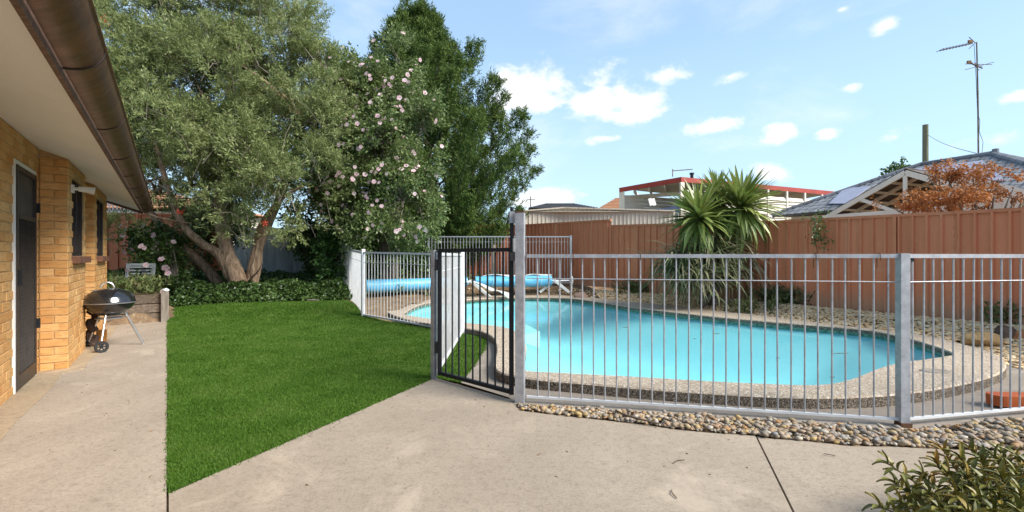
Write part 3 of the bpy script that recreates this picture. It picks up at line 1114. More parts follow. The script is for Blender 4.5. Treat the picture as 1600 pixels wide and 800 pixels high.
# first pier: its end face and its long face with a window
W1 = (7.40, 8.33, 1.25, 2.20)
mb = MB()
core(mb, H(7.085, B1), HN, .228, -HD, 2.42, th=.10)
core(mb, H(7.19, B2), HD, 1.27, HN, 2.38, [(W1[0] - 7.19, W1[1] - 7.19, W1[2], W1[3])])
core(mb, H(8.45, B2 - .01), -HN, .22, HD, 2.38)
wall2 = mb.build('wall', M['mortar'], house)
lay(wall2, H(7.085, B1 + .006), HN, .225, -HD, .0, lambda s: SOF(B1 + s) + .03, alt=True)
st = MB()
lay(wall2, H(7.085, B2), HD, 1.37, HN, .0, lambda s: 2.36, [(W1[0] - 7.085, W1[1] - 7.085, W1[2] - .08, W1[3])], lambda s, z: True, stuff=st)
# recess and the second pier
W2 = (9.74, 10.76, 1.25, 2.20)
mb = MB()
core(mb, H(8.46, B1), HD, .94, HN, 2.42)
core(mb, H(9.40, B1), HN, .228, -HD, 2.42)
core(mb, H(9.51, B2), HD, 1.66, HN, 2.38, [(W2[0] - 9.51, W2[1] - 9.51, W2[2], W2[3])])
core(mb, H(11.17, B2 - .01), -HN, 4.0, HD, 2.38)
wall3 = mb.build('wall', M['mortar'], house)
lay(wall3, H(9.40, B1 + .006), HN, .225, -HD, .0, lambda s: SOF(B1 + s) + .03, alt=True)
st = MB()
lay(wall3, H(9.40, B2), HD, 1.78, HN, .0, lambda s: 2.36, [(W2[0] - 9.40, W2[1] - 9.40, W2[2] - .08, W2[3])], lambda s, z: s < .3 or z > 1.9, stuff=st)
lay(wall3, H(8.46, B1), HD, .94, HN, .0, lambda s: 2.42, (), lambda s, z: False, stuff=st)
lay(wall3, H(11.185, B2), -HN, 4.0, HD, .0, lambda s: 2.36, (), lambda s, z: False, stuff=st)
st.build('bricks', M['brick'], wall3, 'stuff')
MB().obox(H(5.0, -3.2, 1.2), HD * 3.9, HN * 1.9, Vector((0, 0, 1.2))).build('inner_wall', M['mortar'], house)


def window(w, b):
    a0, a1, z0, z1 = w
    fr = MB()
    y = b - .05
    for aa in (a0 + .025, a1 - .025, (a0 + a1) / 2):
        fr.bar(H(aa, y, z0), H(aa, y, z1), .05, .05) if False else fr.obox(H(aa, y, (z0 + z1) / 2), HD * .025, HN * .03, Vector((0, 0, (z1 - z0) / 2)))
    for zz in (z0 + .025, z1 - .025):
        fr.obox(H((a0 + a1) / 2, y - .002, zz), HD * (a1 - a0) / 2, HN * .032, Vector((0, 0, .025)))
    wi = fr.build('window', M['darkframe'], house)
    for s in (0, 1):
        c0 = a0 + .05 + s * (a1 - a0) / 2 - s * .025
        MB().obox(H(c0 + (a1 - a0) / 4 - .0375, y - .012, (z0 + z1) / 2), HD * ((a1 - a0) / 4 - .037), HN * .003, Vector((0, 0, (z1 - z0) / 2 - .05))).build('pane', M['glass'], wi)
    n = 9
    for k in range(n):                       # rowlock bricks of the sill
        aa = a0 - .04 + (a1 - a0 + .08) * (k + .5) / n
        s = MB().obox(H(aa, b - .01, z0 - .045), HD * ((a1 - a0 + .08) / n / 2 - .004), HN * .075, Vector((0, 0, .04)))
        s.build('sill_brick', M['sill'], wi)


M['sill'] = mat('brown_sill_brick', (.20, .095, .06), (.13, .06, .04), 14, .85, .4, 60, .2, rnd=.2)
window(W1, B2)
window(W2, B2)
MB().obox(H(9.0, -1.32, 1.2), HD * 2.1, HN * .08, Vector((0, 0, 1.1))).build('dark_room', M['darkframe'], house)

# door: white jamb, dark security screen with diamond lattice
a0, a1, z0, z1 = DOOR
dr = MB()
y = B1 - .005
for aa in (a0 + .02, a1 - .02):
    dr.obox(H(aa, y - .015, (z0 + z1) / 2), HD * .02, HN * .03, Vector((0, 0, (z1 - z0) / 2)))
dr.obox(H((a0 + a1) / 2, y - .016, z1 - .02), HD * ((a1 - a0) / 2 - .04), HN * .029, Vector((0, 0, .02)))
door = dr.build('door', M['white'], house)
fr = MB()
y = B1 + .005
for aa in (a0 + .065, a1 - .065):
    fr.obox(H(aa, y, 1.055), HD * .025, HN * .016, Vector((0, 0, 1.03)))
for zz, hh_ in ((.09, .065), (2.06, .025), (1.62, .022)):
    fr.obox(H((a0 + a1) / 2, y - .001, zz), HD * ((a1 - a0) / 2 - .09), HN * .015, Vector((0, 0, hh_)))
fr.build('screen_frame', M['darkframe'], door)
MB().obox(H((a0 + a1) / 2, B1 - .045, 1.05), HD * .40, HN * .004, Vector((0, 0, 1.04))).build('door_leaf', mat('dark_door_paint', (.27, .25, .235), (.20, .185, .17), 3, .6, spec=.15), door)
MB().obox(H((a0 + a1) / 2, B1 - .005, 1.85), HD * .34, HN * .004, Vector((0, 0, .20))).build('screen_panel', mat('fine_screen', (.06, .052, .048), (.045, .04, .036), 3, .55), door)
lat = MB()
x0, x1, zl, zh = a0 + .09, a1 - .09, .155, 1.60
for sgn in (1, -1):
    k = -40
    while k < 60:
        # diagonal strip z = k*.085 + sgn*1.9*(x-x0)
        pts_ = []
        za, zb = k * .078, k * .078 + sgn * 1.9 * (x1 - x0)
        lo_, hi_ = zl, zh
        xa, xb = x0, x1
        if sgn > 0:
            if za < lo_: xa = x0 + (lo_ - za) / 1.9
            if zb > hi_: xb = x0 + (hi_ - za) / 1.9
        else:
            if za > hi_: xa = x0 + (za - hi_) / 1.9
            if zb < lo_: xb = x0 + (za - lo_) / 1.9
        if xb - xa > .02 and xa >= x0 - 1e-6 and xb <= x1 + 1e-6:
            p = H(xa, B1 + .006 + .003 * sgn, za + sgn * 1.9 * (xa - x0))
            q = H(xb, B1 + .006 + .003 * sgn, za + sgn * 1.9 * (xb - x0))
            d = (q - p).normalized()
            lat.obox((p + q) / 2, (q - p) / 2, HN * .0025, d.cross(HN) * .0034)
        k += 1
lat.build('diamond_lattice', mat('lattice_metal', (.045, .038, .034), (.03, .026, .023), 9, .5, 0, 1, .4, .2), door, 'stuff')
for zz in (1.75, .55):
    MB().obox(H(a1 - .045, B1 + .03, zz), HD * .018, HN * .016, Vector((0, 0, .05))).build('hinge', M['black'], door)
MB().obox(H(a0 + .075, B1 + .03, 1.05), HD * .02, HN * .014, Vector((0, 0, .07))).build('lock', M['black'], door)

# eaves: soffit sheet, fascia, gutter with its lap joints, roof
EA0, EA1 = -3.0, 12.25
FB = -.435
mb = MB()
for (a, b) in ((EA0, 1.6), (1.604, 4.0), (4.004, 6.4), (6.404, 8.8), (8.804, 11.2), (11.204, EA1)):
    p = [H(a, -2.2, SOF(-2.2)), H(a, FB, SOF(FB)), H(b, FB, SOF(FB)), H(b, -2.2, SOF(-2.2))]
    mb.add(p + [q + Vector((0, 0, .012)) for q in p], [(0, 1, 2, 3), (4, 7, 6, 5), (0, 4, 5, 1), (1, 5, 6, 2), (2, 6, 7, 3), (3, 7, 4, 0)])
mb.build('soffit', M['soffit'], house)
zf = SOF(FB)
UP = Vector((0, 0, 1))
MB().extrude([(0, -.045), (.022, -.045), (.022, .16), (0, .16)], H(EA0, FB, zf), H(EA1 + .02, FB, zf), HN, UP).build('fascia', M['fascia'], house)
MB().extrude([(0, -.045), (.02, -.045), (.02, .14), (0, .14)], H(EA1 + .022, FB, zf), H(EA1 + .022, -2.2, SOF(-2.2)), HD, UP).build('barge_board', M['fascia'], house)
M['jointdark'] = mat('dark_gutter_sealant', (.030, .018, .013), (.02, .012, .009), 9, .6)
prof = []
n = 11
GX, GZ = .150, .115
for k in range(n):                                   # quarter-round gutter
    an = PI / 2 * k / (n - 1)
    prof.append((.028 + GX * math.sin(an), -.005 + GZ * (1 - math.cos(an))))
lip = [(.028 + GX + .012, prof[-1][1] + .006), (.028 + GX + .010, prof[-1][1] + .020), (.028 + GX - .006, prof[-1][1] + .020)]
inn = [(x - .004 if i else x, z + .006) for i, (x, z) in enumerate(prof)][::-1]
gut = MB().extrude(prof + lip + inn, H(EA0, FB, zf), H(EA1 + .32, FB, zf), HN, UP)
gutter = gut.build('gutter', M['gutter'], house, smooth=True)
for a in (3.1, 4.45, 5.75, 6.9, 8.1, 9.3, 10.5, 11.7):
    jp = [(.026, -.011)] + [(.028 + (GX + .006) * math.sin(PI / 2 * k / 10), -.011 + (GZ + .004) * (1 - math.cos(PI / 2 * k / 10))) for k in range(11)]
    ji = [(x - .005, z + .007) for x, z in jp][::-1]
    MB().extrude(jp + ji, H(a, FB, zf), H(a + .012, FB, zf), HN, UP).build('joint', M['jointdark'], gutter, smooth=True)
MB().extrude(prof + lip + [(.02, .14)], H(EA1 + .318, FB, zf), H(EA1 + .324, FB, zf), HN, UP).build('stop_end', M['gutter'], gutter)
rb = lambda b: 2.20 + .155 - .35 * (b - FB)
p = [H(EA0, FB + .06, rb(FB + .06)), H(EA1 + .05, FB + .06, rb(FB + .06)), H(EA1 + .05, -5.5, rb(-5.5)), H(EA0, -5.5, rb(-5.5))]
mb = MB().add(p + [q + Vector((0, 0, .04)) for q in p], [(0, 1, 2, 3), (4, 7, 6, 5), (0, 4, 5, 1), (1, 5, 6, 2), (2, 6, 7, 3), (3, 7, 4, 0)])
mb.build('roof', M['roofgrey'], house)

wl = thing('wall_light', 'small white cylinder spotlight on the brick pier beside the first window', 'wall light', H(7.3, B2, 2.02))
MB().obox(H(7.3, B2 + .012, 2.02), HD * .045, HN * .012, Vector((0, 0, .045))).build('wall_plate', M['white'], wl)
MB().tube([H(7.3, B2 + .02, 2.02), H(7.3, B2 + .07, 2.025)], .018, 10).build('arm', M['white'], wl)
MB().tube([H(7.3, B2 + .06, 2.025), H(7.31, B2 + .13, 2.02), H(7.32, B2 + .20, 2.01)], [.030, .034, .045], 14).build('lamp_head', M['white'], wl)

# ------------------------------------------------------------------ kettle barbecue
kc = Vector((-5.45, 6.33, 0))
bq = thing('kettle_barbecue', 'black kettle barbecue on three silver legs beside the brick wall', 'barbecue', kc)
rimz = .625
MB().lathe([(0.0, -.185), (.08, -.178), (.16, -.150), (.225, -.100), (.262, -.045), (.272, 0), (.262, .0), (.22, -.08), (.1, -.16), (0, -.17)], kc + Vector((0, 0, rimz)), 40).build('bowl', M['enamel'], bq, smooth=True)
lid = MB().lathe([(.282, -.012), (.284, .006), (.278, .020), (.266, .065), (.232, .115), (.175, .155), (.10, .180), (0, .188)], kc + Vector((0, 0, rimz)), 40).build('lid', M['enamel'], bq, smooth=True)
MB().lathe([(.272, -.010), (.288, -.010), (.290, .004), (.276, .004)], kc + Vector((0, 0, rimz)), 40).build('rim', M['bbqsheen'], bq, smooth=True)
hz = kc + Vector((-.05, .02, rimz + .18))
MB().tube([hz + HN * .07 * math.cos(PI * k / 8) * -1 + Vector((0, 0, .012 + .075 * math.sin(PI * k / 8))) for k in range(9)], .011, 8).build('handle', M['alu'], lid, smooth=True)
MB().lathe([(.018, .006), (.062, .004), (.066, .0), (.055, .010), (.018, .012)], kc + Vector((-.10, -.09, rimz + .162)), 20).build('air_vent', M['alu'], lid, smooth=True)
wheelA, wheelB, foot = Vector((-5.335, 6.06, .075)), Vector((-5.80, 6.40, .075)), Vector((-5.22, 6.62, 0))
for wv in (wheelA, wheelB):
    top = kc + (Vector((wv.x, wv.y, 0)) - kc) * .42 + Vector((0, 0, .49))
    MB().tube([wv, top], .0125, 10).build('leg', M['alu'], bq, smooth=True)
MB().tube([foot, kc + (foot - kc) * .42 + Vector((0, 0, .49))], .016, 10).build('leg', M['alu'], bq, smooth=True)
ax = (wheelA - wheelB).normalized()
MB().tube([wheelB, wheelA], .007, 8).build('axle', M['alu'], bq)
for wv, sg in ((wheelA, 1), (wheelB, -1)):
    c = wv + ax * .035 * sg
    wb_ = MB()
    d, si, u = basis(ax)
    prf = [(.045, -.014), (.068, -.017), (.075, -.010), (.075, .010), (.068, .017), (.045, .014)]
    ring = []
    o = 0
    N = 28
    vs = []
    for (r_, y_) in prf:
        for k in range(N):
            vs.append(c + ax * y_ + (si * math.cos(2 * PI * k / N) + u * math.sin(2 * PI * k / N)) * r_)
    fs = []
    for i in range(len(prf)):
        for k in range(N):
            a, b = i * N + k, i * N + (k + 1) % N
            i2 = (i + 1) % len(prf)
            fs.append((a, b, i2 * N + (k + 1) % N, i2 * N + k))
    whl = wb_.add(vs, fs).build('wheel', M['rubber'], bq, smooth=True)
    hub = MB().tube([c - ax * .012, c + ax * .012], .020, 14)
    for k in range(6):
        e = (si * math.cos(2 * PI * k / 6) + u * math.sin(2 * PI * k / 6))
        hub.bar(c + e * .015, c + e * .05, .012, .012)
    hub.build('hub', M['black'], whl)
MB().lathe([(0, -.20), (.15, -.20), (.155, -.195), (.15, -.19), (0, -.19)], kc + Vector((0, 0, rimz - .02)), 24).build('ash_tray', M['alu'], bq)

# brown hose hanging at the wall behind the barbecue, terracotta blocks by its foot
hp = H(8.62, B2 + .06, 0)
mb = MB()
hs = []
for k in range(40):
    t_ = k / 39
    hs.append(H(8.58 + .05 * math.sin(t_ * 9), B2 + .055 + .035 * math.sin(t_ * 23), .60 - .56 * t_ + .03 * math.sin(t_ * 30)))
mb.tube(hs, [.040 - .012 * math.sin(k * .8) for k in range(40)], 8)
tag(mb.build('hose', M['brownstuff'], None, smooth=True), 'dark brown crumpled hose hanging on the wall behind the barbecue', 'hose')
for k, (a, b, z, l_) in enumerate(((8.85, -.77, .05, .24), (8.88, -.765, .142, .22))):
    mb = MB().obox((0, 0, 0), HD * l_ / 2, HN * .055, UP * .045)
    o = link('loose_brick', mb.mesh('loose_brick', M['orangebrick'] if 'orangebrick' in M else M.setdefault('orangebrick', mat('orange_clay_brick', (.50, .22, .05), (.40, .16, .04), 8, .85, .4, 50, .2))), None, H(a, b, z), k * .12)
    tag(o, ['orange clay brick on the ground by the wall behind the barbecue wheels', 'orange clay brick lying on top of another behind the barbecue'][k], 'brick', 'loose bricks behind the barbecue')

# ------------------------------------------------------------------ sleeper retaining wall
rw = thing('retaining_wall', 'low retaining wall of three weathered timber sleepers at the end of the path', 'retaining wall', H(11.15, -.5))
for k in range(3):
    mb = MB().obox(H(11.20, -.62 + .02 * (k % 2), .09 + k * .172), HN * .52, HD * (.045 + .006 * (k % 2)), UP * .078)
    mb.build('sleeper', M['timber'], rw)
po = MB()
for k in range(2):
    po.obox(H(11.12, -.045, .29), HN * .06, HD * .06, UP * .29) if k == 0 else None
po.build('post', M['greypost'], rw)
for k in range(3):
    MB().obox(H(11.75, -.02 - .01 * (k % 2), .09 + k * .172), HN * .04, HD * .5, UP * .083).build('sleeper', M['timber'], rw)
v, f = stone_pts()
def rock(name, p, sx, sy, sz, m, label, rz=0.0, seed=1, sub=2):
    bm = bmesh.new()
    bmesh.ops.create_icosphere(bm, subdivisions=sub, radius=1)
    for vv in bm.verts:
        d = 1 + .32 * mnoise.noise(vv.co * 1.3 + Vector((seed * 3.1, seed, 0))) + .12 * mnoise.noise(vv.co * 3.5 + Vector((seed, 0, 0)))
        vv.co = Vector((vv.co.x * d * sx, vv.co.y * d * sy, max(vv.co.z * d * sz, -sz * .35)))
    me = bpy.data.meshes.new(name)
    bm.to_mesh(me)
    bm.free()
    me.materials.append(m)
    me.polygons.foreach_set('use_smooth', [True] * len(me.polygons))
    try:
        me.set_sharp_from_angle(angle=R(35))
    except Exception:
        pass
    o = link(name, me, None, p, rz)
    return tag(o, label, 'rock', 'rocks in the garden')
rock('rock', H(11.13, -.03, .595), .055, .045, .035, M['plasterpale'], 'small white stone on top of the sleeper wall post', .3, 5)
q = at(1537, 541, 6.35)
rock('rock', (q.x - .02, q.y, .10), .27, .17, .125, M['rocktan'], 'long tan sandstone rock at narrow end of the pool', .15, 2, 3)
q = at(1570, 535, 6.45)
rock('rock', (q.x, q.y, .12), .17, .15, .17, M['rockdark'], 'dark brown boulder between tan rock and orange rock', .9, 3, 3)
q = at(1598, 537, 6.3)
rock('rock', (q.x, q.y, .12), .13, .12, .14, mat('orange_sandstone', (.46, .20, .08), (.32, .13, .06), 5, .9, .9, 14, .15, bdist=.04), 'small orange rock beside the dark boulder', .4, 4, 3)
q = at(907, 452, 13.0)
rock('rock', (q.x, q.y, hgt(q.x, q.y) + .05), .2, .16, .17, mat('pink_brown_stone', (.30, .20, .16), (.20, .13, .10), 5, .9, .8, 14, .15), 'round pinkish brown rock in the weeds right of the cover roller', .4, 6, 2)

# orange block on the concrete at the right
ob = thing('edging_block', 'orange block with a rounded end lying on the concrete inside the front fence', 'block', (4.55, 4.32, .022))
mb = MB()
pr = [(-.11 * math.cos(PI * k / 10), -.0 - .11 * math.sin(PI * k / 10)) for k in range(11)]
e0 = G(1560, 621, .08)
pl = []
dirv = Vector((1, -.07, 0)).normalized()
nv = Vector((-dirv.y, dirv.x, 0))
for k in range(11):
    an = PI / 2 + PI * k / 10
    pl.append(Vector((e0.x, e0.y, 0)) + dirv * .075 * (math.cos(an)) + nv * .075 * math.sin(an))
pl += [pl[-1] + dirv * .75, pl[0] + dirv * .75]
mb.prism([(p_.x, p_.y) for p_ in pl], .024, .100)
mb.build('block_body', M['orange'], ob)
MB().prism([(p_.x, p_.y) for p_ in [(a + (pl[13 - 1] - a) * 0) for a in pl]], .1005, .108).build('block_cap', M['orange'], ob)

# ------------------------------------------------------------------ pool fences
def shared_bar(name, w_, d_, h_, m):
    return MB().box((0, 0, h_ / 2), (w_, d_, h_)).mesh(name, m)


def tube_mesh(name, r_, h_, m, n=8):
    return MB().tube([(0, 0, 0), (0, 0, h_)], r_, n).mesh(name, m, True)


fr_ = thing('pool_fence', 'galvanised steel picket fence with concrete kerb running across in front of the pool', 'fence', P1)
TOP = 1.25
pk = tube_mesh('picket', .0062, TOP - .055 - .012, M['galv'])
for a, b, n in ((P0 + Vector((.045, -.008, 0)), P1, 30), (P1, P2, 25)):
    d = (b - a).normalized()
    for k in range(1, n):
        p = a.lerp(b, k / n)
        p = p + Vector((0, 0, .055))
        o = link('picket', pk, fr_, p, (random.uniform(-.004, .004), random.uniform(-.006, .006), 0))
    MB().bar(a + Vector((0, 0, TOP)), b + Vector((0, 0, TOP)), .030, .030).build('top_rail', M['galv'], fr_)
    MB().bar(a + Vector((0, 0, .055)), b + Vector((0, 0, .055)), .022, .018).build('bottom_rail', M['whitemetal'], fr_)
    MB().tube([a + Vector((0, -.009, 1.06)), b + Vector((0, -.009, 1.06))], .0045, 6).build('mid_rail', M['galv'], fr_)
MB().box((P1.x, P1.y, .62), (.062, .062, 1.30), math.atan2(-.1, 1)).build('post', M['galv'], fr_)
MB().box((P1.x, P1.y - .004, .012), (.075, .075, .05), -.1).build('post_foot', M['rust'], fr_)
MB().box((P2.x, P2.y, .63), (.062, .062, 1.28), .2).build('post', M['galv'], fr_)
MB().box((P1.x + .07, P1.y + .03, 1.225), (.06, .03, .035), .1).build('clamp', M['black'], fr_)
for k, t_ in enumerate((.155, .345, .795, .945)):        # wire hooks over the top rail
    p = P0.lerp(P1, t_) + Vector((0, 0, TOP))
    d = (P1 - P0).normalized()
    si = Vector((-d.y, d.x, 0))
    mb = MB().tube([p + si * .02 + Vector((0, 0, -.09)), p + si * .022 + Vector((0, 0, .018)), p + Vector((0, 0, .024)), p - si * .022 + Vector((0, 0, .016)), p - si * .024 + Vector((0, 0, -.035))], .003, 6)
    o = mb.build('wire_hook', M['rust'])
    tag(o, ['rusty wire hook on the front top rail, closest to the gate', 'rusty wire hook on the front rail before the spiky plant', 'rusty wire hook on the front rail, before the vine on the red fence', 'rusty wire hook on the front rail just beside its middle post'][k], 'hook', 'wire hooks on the pool fence rail')

# latch post and gate
lp = MB().box((P0.x - .012, P0.y + .002, .80), (.075, .06, 1.64), -.25).build('post', M['galv'], fr_)
MB().box((P0.x - .012, P0.y + .002, 1.627), (.082, .066, .014), -.25).build('post_cap', M['rust'], fr_)
gt = thing('pool_gate', 'black steel picket gate with tall latch between lawn and pool', 'gate', (-.38, 4.42, 0))
ga, gb = HINGE + Vector((.05, -.02, 0)), LATCH + Vector((-.035, .012, 0))
gd = (gb - ga).normalized()
GT = 1.325
for p in (ga, gb):
    MB().bar(p + Vector((0, 0, .045)), p + Vector((0, 0, GT)), .042, .042).build('stile', M['black'], gt)
for z in (.065, GT - .02):
    MB().bar(ga + gd * .021 + Vector((0, 0, z)), gb - gd * .021 + Vector((0, 0, z)), .034, .034).build('rail', M['black'], gt)
gp_ = tube_mesh('picket', .0085, GT - .12, M['black'])
for k in range(1, 10):
    p = ga.lerp(gb, k / 10)
    link('picket', gp_, gt, p + Vector((0, 0, .08)))
MB().bar(gb + Vector((.004, -.012, .95)), gb + Vector((.004, -.012, 1.60)), .034, .034).build('latch_tube', M['black'], gt)
MB().box((gb.x + .004, gb.y - .012, 1.585), (.05, .05, .10), .2).build('latch_head', M['bbqsheen'], gt)
MB().tube([gb + Vector((.004, -.012, 1.63)), gb + Vector((.004, -.012, 1.672))], .016, 10).build('latch_knob', M['black'], gt)
MB().box((gb.x + .03, gb.y - .035, 1.245), (.075, .05, .075), -.3).build('latch_box', mat('grey_latch_plastic', (.09, .09, .085), (.06, .06, .06), 9, .5), gt)
MB().box((gb.x + .022, gb.y - .032, 1.345), (.016, .012, .115), -.3).build('latch_sticker', M['white'], gt)
for z in (.32, 1.16):
    MB().box((ga.x - .035, ga.y + .012, z), (.05, .045, .11), -.6).build('hinge', mat('hinge_plastic', (.05, .05, .052), (.03, .03, .03), 9, .5) if 'hingep' not in M else M['hingep'], gt)

# white side fence from the gate post to the ivy
sf = thing('pool_fence', 'white painted picket pool fence turning corners between the lawn and the pool', 'fence', (-2.95, 9.25, 0))
CC, EE, FF, GG = Vector((-.80, 7.48, 0)), Vector((-2.95, 9.25, .05)), Vector((-3.98, 11.5, .13)), Vector((-4.75, 12.75, .30))
TH = 1.27


def panel(root, a, b, n, th, m, pr_=.0062, post_a=True, post_b=True, pw=.055, low=.04, mid=.19):
    ph = th - low - .012
    me = tube_mesh('picket', pr_, ph, m, 7)
    for k in range(1, n):
        link('picket', me, root, a.lerp(b, k / n) + Vector((0, 0, low)))
    MB().bar(a + Vector((0, 0, th)), b + Vector((0, 0, th)), .032, .032).build('top_rail', m, root)
    MB().bar(a + Vector((0, 0, low)), b + Vector((0, 0, low)), .032, .028).build('bottom_rail', m, root)
    MB().tube([a + Vector((0, 0, th - mid)), b + Vector((0, 0, th - mid))], .0045, 6).build('mid_rail', m, root)


panel(sf, HINGE, CC, 27, TH, M['whitemetal'])
panel(sf, CC, EE, 28, TH, M['whitemetal'])
panel(sf, EE, FF, 25, TH, M['whitemetal'])
panel(sf, FF, GG, 15, TH + .08, M['whitemetal'])
for p, w_ in ((CC, .06), (EE, .062), (FF, .06), (GG, .06)):
    MB().box((p.x, p.y, p.z + TH / 2 + .01), (w_, w_, TH + .08), .6).build('post', M['whitemetal'], sf)
    MB().box((p.x, p.y, p.z + TH + .055), (w_ + .008, w_ + .008, .02), .6).build('post_cap', M['whitemetal'], sf)
MB().box((HINGE.x - .012, HINGE.y, .65), (.045, .045, 1.32), -.6).build('post', M['galv'], sf)

# silver fence at the back of the pool
bf = thing('pool_fence', 'grey steel picket fence along the far side of the pool behind the blue cover roller', 'fence', (-1, 14.3, .36))
BA, BM, BB = Vector((-3.9, 14.3, .37)), Vector((-2.55, 14.3, .37)), Vector((1.80, 14.3, .37))
panel(bf, BA, BM, 14, 1.47, M['galv'], .008, low=.06, mid=.16)
panel(bf, BM, BB, 45, 1.47, M['galv'], .008, low=.06, mid=.16)
for p in (BA, BM, BB):
    MB().box((p.x, p.y, p.z + .72), (.06, .06, 1.58), 0).build('post', M['galv'], bf)

# ------------------------------------------------------------------ blue cover on its rollers
cr = thing('cover_roller', 'blue bubble pool cover rolled up on white stands at the far end of the pool', 'pool cover roller', (-1.2, 13, .15))
RA, RM1, RM2, RB = Vector((-3.75, 12.0, .47)), Vector((-1.30, 13.25, .53)), Vector((-1.05, 13.35, .53)), Vector((1.15, 13.75, .52))


def roll(a, b, r0, r1):
    n, k_ = 40, 30
    d, si, u = basis(b - a)
    vs, fs = [], []
    for i in range(n + 1):
        t_ = i / n
        for j in range(k_):
            an = 2 * PI * j / k_
            r_ = (r0 + (r1 - r0) * t_) * (1 + .035 * mnoise.noise(Vector((t_ * 6, math.cos(an), math.sin(an)))) + .012 * math.sin(an * 2 + t_ * 40)) * (.94 + .06 * min(1, 8 * t_, 8 * (1 - t_)))
            vs.append(a.lerp(b, t_) + (si * math.cos(an) + u * math.sin(an)) * r_ - Vector((0, 0, .02 * math.sin(PI * t_))))
    for i in range(n):
        for j in range(k_):
            fs.append((i * k_ + j, i * k_ + (j + 1) % k_, (i + 1) * k_ + (j + 1) % k_, (i + 1) * k_ + j))
    fs.append(tuple(range(k_)))
    fs.append(tuple(reversed(range(n * k_, n * k_ + k_))))
    return MB().add(vs, fs).build('cover_roll', M['cover'], cr, smooth=True)


roll(RA, RM1, .185, .15)
roll(RM2, RB, .15, .17)
for a, b in ((RA, RM1), (RM2, RB)):
    d = (b - a).normalized()
    MB().tube([a - d * .12, b + d * (.12 if b is RM1 else .55)], .032, 10).build('roller_tube', M['alu'], cr, smooth=True)
for c, wd_ in (((RM1 + RM2) / 2, .70), (RB + (RB - RM2).normalized() * .10, .48)):
    d = (RB - RM2).normalized()
    across = Vector((1, -.1, 0)).normalized()
    gz = hgt(c.x, c.y) - .01
    for s in (-1, 1):
        e = c + across * wd_ * s * .9
        MB().bar(c + Vector((0, -.02 * s, .02)), Vector((e.x, e.y - .05, gz + .03)), .07, .075).build('stand_leg', M['white'], cr)
for a, b, r_ in ((RA, RM1, .18), (RM2, RB, .165)):
    d, si, u = basis(b - a)
    for t_ in ((.30, .62, .86) if a is RA else (.22, .55, .85)):
        c = a.lerp(b, t_) - UP * .02
        MB().tube([c + (si * math.cos(2 * PI * k / 24) + u * math.sin(2 * PI * k / 24)) * (r_ + .004) + d * .03 * math.sin(2 * PI * k / 24) for k in range(25)], .008, 5).build('strap', M['strapblue'], cr)
# hand wheel at the right end
c = RB + (RB - RM2).normalized() * .62
d, si, u = basis((RB - RM2))
MB().tube([c + (si * math.cos(2 * PI * k / 18) + u * math.sin(2 * PI * k / 18)) * .14 for k in range(19)], .014, 8).build('hand_wheel', M['white'], cr, smooth=True)
mb = MB()
for k in range(4):
    e = si * math.cos(PI / 2 * k + .6) + u * math.sin(PI / 2 * k + .6)
    mb.tube([c, c + e * .14], .010, 6)
mb.build('wheel_spokes', M['white'], cr)
MB().bar(Vector((c.x, c.y, hgt(c.x, c.y))), c + Vector((0, 0, .12)), .06, .06).build('stand_leg', M['white'], cr)
# grey-white protective sheet fallen from the rolls
def drape(p, q, w0, w1, sag, name='canvas_sheet'):
    n, k_ = 24, 7
    vs, fs = [], []
    for i in range(n + 1):
        t_ = i / n
        c = p.lerp(q, t_)
        for j in range(k_):
            s = j / (k_ - 1)
            y_ = -(w0 + (w1 - w0) * t_) * s
            z_ = -sag * s * s - .05 * math.sin(t_ * 11 + s * 3) * s
            vs.append((c.x + .04 * math.sin(s * 5 + t_ * 7), c.y + y_, c.z + z_))
    for i in range(n):
        for j in range(k_ - 1):
            fs.append((i * k_ + j, i * k_ + j + 1, (i + 1) * k_ + j + 1, (i + 1) * k_ + j))
    o = MB().add(vs, fs).build(name, M['canvas'], cr, smooth=True)
    md = o.modifiers.new('thick', 'SOLIDIFY')
    md.thickness = .012
    return o
mid = (RM1 + RM2) / 2
drape(mid + Vector((-.02, -.17, .04)), at(698, 450, 12.8), .10, .22, .06)
drape(mid + Vector((.02, -.17, .04)), at(797, 459, 13.0), .10, .22, .06)
drape(RM2 + Vector((.2, .1, .165)), RB + Vector((.0, .1, .175)), .12, .12, .015)

# ------------------------------------------------------------------ sheet-steel boundary fence
def sheet_profile(L, pitch=.195, rib=.052, dep=.042):
    xs = [0.0]
    pr = [(0, 0)]
    x = .04
    while x + rib < L:
        pr += [(x, 0), (x + .012, dep), (x + rib - .012, dep), (x + rib, 0)]
        x += pitch
    pr.append((L, 0))
    return pr


SHEETS = {}


